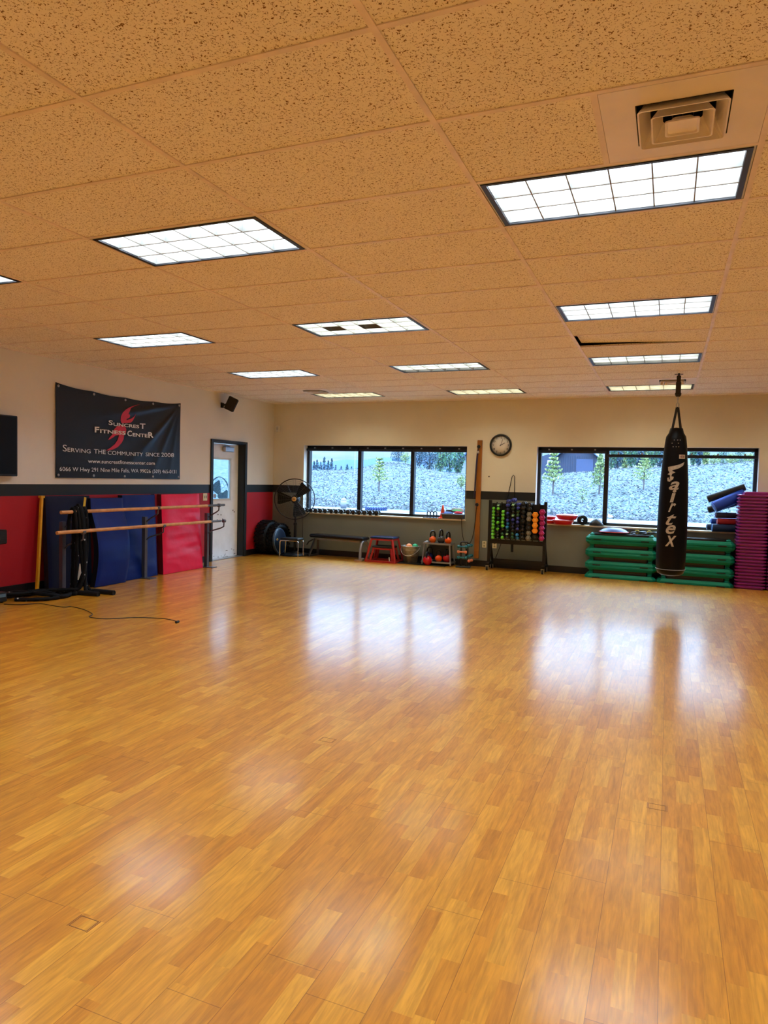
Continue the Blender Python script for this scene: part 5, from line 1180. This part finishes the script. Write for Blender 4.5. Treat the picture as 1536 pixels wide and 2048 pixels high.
q = MB(); q.tube([(.235*math.cos(a), .235*math.sin(a), .036) for a in np.linspace(0, 2*PI, 44, False)], .004, 5, closed=True); q.build('rim_line', mat('pale_blue_line', (96, 130, 170), .4), t)
t = thing('medal_tag', 'small round yellow and white tag hanging at the stool corner', 'tag', (-6.775, 11.28, .325), .3)
MB().lathe([(0, 0), (.019, 0), (.019, .004), (0, .004)], (0, 0, 0), (0, -1, 0), 16).build('disc', mat('yellow_tag', (206, 196, 110), .4), t); MB().lathe([(0, 0), (.009, 0), (.009, .002), (0, .002)], (0, -.004, 0), (0, -1, 0), 12).build('center', M_ink, t)

# ================================================================== LEFT WALL: MATS
M_navy = mat('navy_mat_vinyl', (4, 34, 112), .45, spec=.2, noise=(2, .15), bump=(6, .35)); M_navy2 = mat('deep_navy_mat_vinyl', (6, 12, 46), .45, spec=.2, noise=(2, .15), bump=(6, .25))
M_redmat = mat('crimson_mat_vinyl', (232, 10, 66), .4, spec=.3, noise=(2, .06), bump=(7, .5)); M_seam = mat('black_mat_edge', (8, 9, 20), .45)
def lean_mat(name, lab, y0, y1, xb, h, th, m, bulge=0.0, yt0=None, yt1=None, edge=None, wr=0.0, xt=.0, seed=0, cat_='gym mat'):
    """mat standing on its edge, foot xb from the wall, top against it (xt away)"""
    yt0 = y0 if yt0 is None else yt0; yt1 = y1 if yt1 is None else yt1
    nu, nv = 22, 34; q = MB(); P = []
    for side_ in (0, 1):
        for k in range(nv+1):
            v = k/nv
            for i in range(nu+1):
                u = i/nu; y = (y0+(y1-y0)*u)*(1-v)+(yt0+(yt1-yt0)*u)*v
                bow = bulge*math.sin(PI*min(1, v*1.15))*(1 if v < .87 else max(0, (1-v)/.13)**.5) if bulge else 0
                x = LX + xb*(1-v)+xt*v + bow + (th if side_ == 0 else 0)
                ed = min(u, 1-u, v*.8, (1-v)*.8)
                if side_ == 0: x -= .018*math.exp(-ed*28)
                if wr and side_ == 0: x += wr*(mnoise.noise(Vector((y*3+seed, v*9, seed)))*.6+mnoise.noise(Vector((y*2, v*22, seed+5)))*.4)*min(1, ed*12)
                P.append((x, y, h*v+.004))
    W_ = nu+1; n1 = (nv+1)*W_; F = []
    for k in range(nv):
        for i in range(nu): a = k*W_+i; F.append((a, a+1, a+W_+1, a+W_)); F.append((n1+a, n1+a+W_, n1+a+W_+1, n1+a+1))
    E_ = []
    for k in range(nv): a = k*W_; E_.append((a, a+W_, n1+a+W_, n1+a)); a = k*W_+nu; E_.append((a, n1+a, n1+a+W_, a+W_))
    for i in range(nu): a = i; E_.append((a, n1+a, n1+a+1, a+1)); a = nv*W_+i; E_.append((a, a+1, n1+a+1, n1+a))
    q.add(P, F, 0, True); q.add(P, E_, 1, False)
    t = thing(name, lab, cat_, (0, 0, 0), 0, 'gym mats leaning on the left wall')
    q.build('cover', [m, edge or M_seam], t); return t
m1 = lean_mat('gym_mat', 'dark navy folded mat at the left end of the leaning row', 6.36, 7.06, .17, 1.185, .09, M_navy2, yt0=6.44, yt1=7.16, xt=.012)
m2 = lean_mat('gym_mat', 'bulging navy mat in the middle of the leaning row', 6.88, 7.44, .38, 1.150, .10, M_navy, bulge=.10, yt0=7.12, yt1=7.72, xt=.06, wr=.012, seed=3)
m3 = lean_mat('gym_mat', 'navy mat behind the middle barre post, right of the bulging one', 7.46, 8.18, .30, 1.182, .10, M_navy, yt0=7.74, yt1=8.42, xt=.03, wr=.02, seed=8)
m4b = lean_mat('gym_mat', 'dark red mat edge showing behind the bright crimson mat', 8.12, 9.12, .20, 1.19, .08, mat('dark_red_mat', (140, 12, 28), .4), yt0=8.44, yt1=9.4, xt=.02)
m4 = lean_mat('gym_mat', 'glossy crimson mat at the right end of the leaning row', 8.27, 9.22, .33, 1.188, .10, M_redmat, yt0=8.48, yt1=9.40, xt=.10, wr=.024, seed=14, edge=mat('dark_red_edge', (96, 6, 18), .5))
# yellow pole
q = MB(); a = Vector((LX+.14, 6.27, .01)); b = Vector((LX+.07, 6.40, 1.175)); q.bar(a, b, .035, .028, up=(0, 1, 0)); q.box((b.x, b.y, b.z+.008), (.05, .055, .03)); q.build('yellow_pole', mat('yellow_paint', (222, 160, 14), .45), label='yellow pole leaning beside the left end navy mat', cat='pole')
# care labels on first mat
q = MB(); p = at(170, 1006, 0, LX+.14); q.bar((LX+.145, 7.03, 1.17), (LX+.155, 6.99, .98), .006, .035, up=(0, 1, 0)); q.build('warning_label', mat('yellow_tag2', (230, 190, 30), .5), m1, label='yellow warning label')
pa, pb = at(162, 1128, 0, LX+.225), at(158, 1160, 0, LX+.25); q = MB(); q.bar(pa, pb, .006, .05, up=(0, 1, 0)); q.build('care_label', M_white, m1, label='white care label')
# ================================================================== BARRES
M_wood = mat('light_wood_dowel', (210, 150, 92), .4, noise=(12, .18)); M_grey = mat('grey_steel_post', (86, 88, 96), .35, .4)
bt = thing('ballet_barre', 'double wooden ballet barre on grey posts along the left wall', 'ballet barre', (0, 0, 0))
q = MB(); q.cyl((-6.72, 6.20, 1.016), (-6.72, 9.05, 1.02), .022, 14); q.build('upper_rail', M_wood, bt)
q = MB(); q.cyl((-6.72, 9.05, 1.02), (-6.72, 9.50, 1.021), .019, 14); q.build('rail_end', M_grey, bt, label='grey metal end of the upper rail')
q = MB(); q.cyl((-6.62, 6.05, .785), (-6.62, 9.0, .776), .022, 14); q.build('lower_rail', M_wood, bt)
q = MB(); q.cyl((-6.62, 9.0, .776), (-6.62, 9.27, .775), .018, 14); q.build('rail_end', M_grey, bt)
for y in (6.42, 7.88, 9.33):
    q = MB(); q.box((-6.93, y, .445), (.055, .055, .88)); q.build('post', M_grey, bt)
    q = MB(); q.box((-6.90, y, .006), (.26, .13, .012)); q.build('foot_plate', M_grey, bt)
    for z, x, dz in ((.86, -6.72, .16), (.60, -6.62, .17)):
        q = MB(); q.tube([(-6.93, y+.01, z-.06), (-6.85, y+.015, z), (-6.76 if x < -6.7 else -6.68, y+.02, z+.05), (x, y+.025, z+.08), (x, y+.03, z+dz-.015)], .011, 8); q.cyl((x, y+.005, z+dz), (x, y+.05, z+dz), .028, 12); q.build('bracket', M_grey, bt)
# ================================================================== BATTLE ROPES
M_rope = bpy.data.materials.new('black_flecked_rope'); M_rope.use_nodes = True; nt = M_rope.node_tree; b_ = nt.nodes['Principled BSDF']
tcn = N(nt, 'ShaderNodeTexCoord'); vn = N(nt, 'ShaderNodeTexVoronoi'); vn.inputs['Scale'].default_value = 11; nt.links.new(tcn.outputs['Object'], vn.inputs['Vector'])
rn = N(nt, 'ShaderNodeValToRGB'); nt.links.new(vn.outputs['Distance'], rn.inputs[0]); rn.color_ramp.elements[0].position = .10; rn.color_ramp.elements[0].color = (.5, .5, .5, 1); rn.color_ramp.elements[1].position = .14; rn.color_ramp.elements[1].color = (.006, .006, .007, 1)
nt.links.new(rn.outputs[0], b_.inputs['Base Color']); b_.inputs['Roughness'].default_value = .6; b_.inputs['Specular IOR Level'].default_value = .12
def smooth(P, n=6):
    P = [Vector(p) for p in P]; out = []
    for i in range(len(P)-1):
        p0, p1, p2, p3 = P[max(i-1, 0)], P[i], P[i+1], P[min(i+2, len(P)-1)]
        for k in range(n):
            s = k/n; out.append(.5*((2*p1)+(p2-p0)*s+(2*p0-5*p1+4*p2-p3)*s*s+(3*p1-p0-3*p2+p3)*s**3))
    out.append(P[-1]); return out
def rope(P, lab, r=.022):
    P = smooth(P, 8); t = thing('battle_rope', lab, 'rope', (0, 0, 0), 0, 'battle ropes at the left wall'); q = MB()
    rr = [r*(1+.10*math.sin(i*1.6)) for i in range(len(P))]; q.tube(P, rr, 8); q.build('rope', M_rope, t); return t
fl = lambda x, y, z=.025: (at(x, y, 2, 0).x, at(x, y, 2, 0).y, z)
e1, e2 = fl(228, 1190), fl(197, 1193)
t = rope([(-6.79, 6.49, .03), (-6.78, 6.49, .5), (-6.765, 6.49, .95), (-6.72, 6.50, 1.062), (-6.675, 6.50, .95), (-6.65, 6.51, .60), (-6.64, 6.50, .25), (-6.60, 6.47, .06), (-6.52, 6.46, .03), e2], 'battle rope draped over the barre, its handle end nearer the wall corner')
MB().tube([Vector(e2)-Vector((.33, .03, -.002)), Vector(e2)], .032, 10).build('handle_sleeve', M_rubber, t)
t = rope([(-6.78, 6.42, .03), (-6.765, 6.43, .4), (-6.76, 6.435, .98), (-6.72, 6.44, 1.062), (-6.68, 6.445, .9), (-6.655, 6.45, .5), (-6.63, 6.50, .12), (-6.58, 6.56, .035), (-6.45, 6.60, .03), e1], 'battle rope draped over the barre, its handle reaching furthest into the room')
MB().tube([Vector(e1)-Vector((.33, .02, -.002)), Vector(e1)], .032, 10).build('handle_sleeve', M_rubber, t)
rope([(-6.77, 6.36, .76), (-6.765, 6.37, .95), (-6.72, 6.385, 1.06), (-6.68, 6.39, .9), (-6.66, 6.39, .5), (-6.67, 6.38, .2), (-6.68, 6.37, .06), (-6.62, 6.33, .028), fl(140, 1192), fl(110, 1200), fl(70, 1203), fl(30, 1203)], 'battle rope running down the barre and out along the floor to the left edge')
rope([(-6.78, 6.55, .5), (-6.77, 6.555, .95), (-6.72, 6.56, 1.06), (-6.68, 6.56, .9), (-6.67, 6.54, .4), (-6.74, 6.47, .08), (-6.80, 6.35, .03), (-6.93, 6.20, .03), (-7.08, 5.95, .03), (-7.12, 5.75, .03)], 'battle rope hanging in the middle of the draped bundle')
rope([(-6.80, 6.45, .55), (-6.77, 6.46, .9), (-6.73, 6.47, 1.095), (-6.67, 6.475, .95), (-6.63, 6.48, .4), (-6.64, 6.42, .10), (-6.70, 6.34, .07), (-6.86, 6.20, .07), (-7.0, 5.98, .07)], 'battle rope on top of the draped bundle, sweeping left into the coil')
rope([fl(120, 1191, .028), fl(96, 1188, .028), (-7.02, 6.05, .028), (-7.16, 5.8, .028), (-7.1, 5.66, .072), (-6.95, 5.8, .072), (-6.84, 6.05, .072), fl(118, 1196, .028)], 'battle rope coil lying on the floor behind the others by the baseboard')
rope([fl(146, 1188), fl(130, 1197, .03), fl(90, 1199, .06), fl(50, 1196, .065), fl(20, 1196, .06), (-7.0, 5.62, .03), (-7.13, 5.75, .03), (-7.10, 6.0, .03), (-6.95, 6.2, .03), (-6.93, 6.30, .06)], 'coiled battle rope heaped on the floor under the yellow pole')
# amplifier at the left edge
t = thing('amplifier', 'black electronic box on the floor at the left edge', 'amplifier', (-7.10, 5.48, 0))
MB().box((0, 0, .066), (.34, .32, .11), bev=.008).build('case', M_blackplastic, t); MB().box((.172, .09, .085), (.004, .10, .035)).build('display', mat('pale_blue_display', (92, 122, 136), .3), t)
for s in (-1, 1):
    for s2 in (-1, 1): MB().cyl((s*.13, s2*.12, 0), (s*.13, s2*.12, .014), .015, 10).build('foot', M_rubber, t)
# cord on the floor
q = MB(); P = [fl(*p, .005) for p in ((8, 1209), (40, 1210), (80, 1208), (105, 1212), (128, 1215), (142, 1214), (168, 1220), (185, 1229), (178, 1234), (190, 1237), (215, 1238.5), (270, 1236), (310, 1237), (335, 1239), (351, 1243))]
q.tube(smooth(P, 4), .0042, 6); e = Vector(fl(352, 1247, .012)); q.cyl(e, e+Vector((-.01, .05, 0)), .013, 10); q.tube([P[-1], e], .0042, 6)
q.build('extension_cord', M_blackplastic, label='thin black cord snaking across the floor from the left edge', cat='cord')
# floor plates let into the boards
M_mark = mat('dark_tape_residue', (118, 70, 24), .5)
for (x, y), rz, lab in (((655, 1480), 0, 'faint rectangular mark on the floor in the middle of the room'), ((1314, 1614), 0, 'faint rectangular mark on the floor at the lower right'), ((168, 1847), 0, 'faint rectangular mark on the floor at the lower left')):
    p = at(x, y, 2, 0); q = MB()
    w, d = .075, .055
    for a, b in (((-w/2, -d/2), (w/2, -d/2)), ((w/2, -d/2), (w/2, d/2)), ((w/2, d/2), (-w/2, d/2)), ((-w/2, d/2), (-w/2, -d/2))): q.bar((a[0], a[1], .0004), (b[0], b[1], .0004), .0022, .0008)
    for s in (-1, 1): q.bar((s*(w/2+.006), -d/2-.004, .0004), (s*(w/2+.006), d/2+.004, .0004), .0022, .0008)
    o = q.build('floor_mark', M_mark, label=lab, cat='floor mark', group='rectangular floor marks'); o.location = (p.x, p.y, 0)
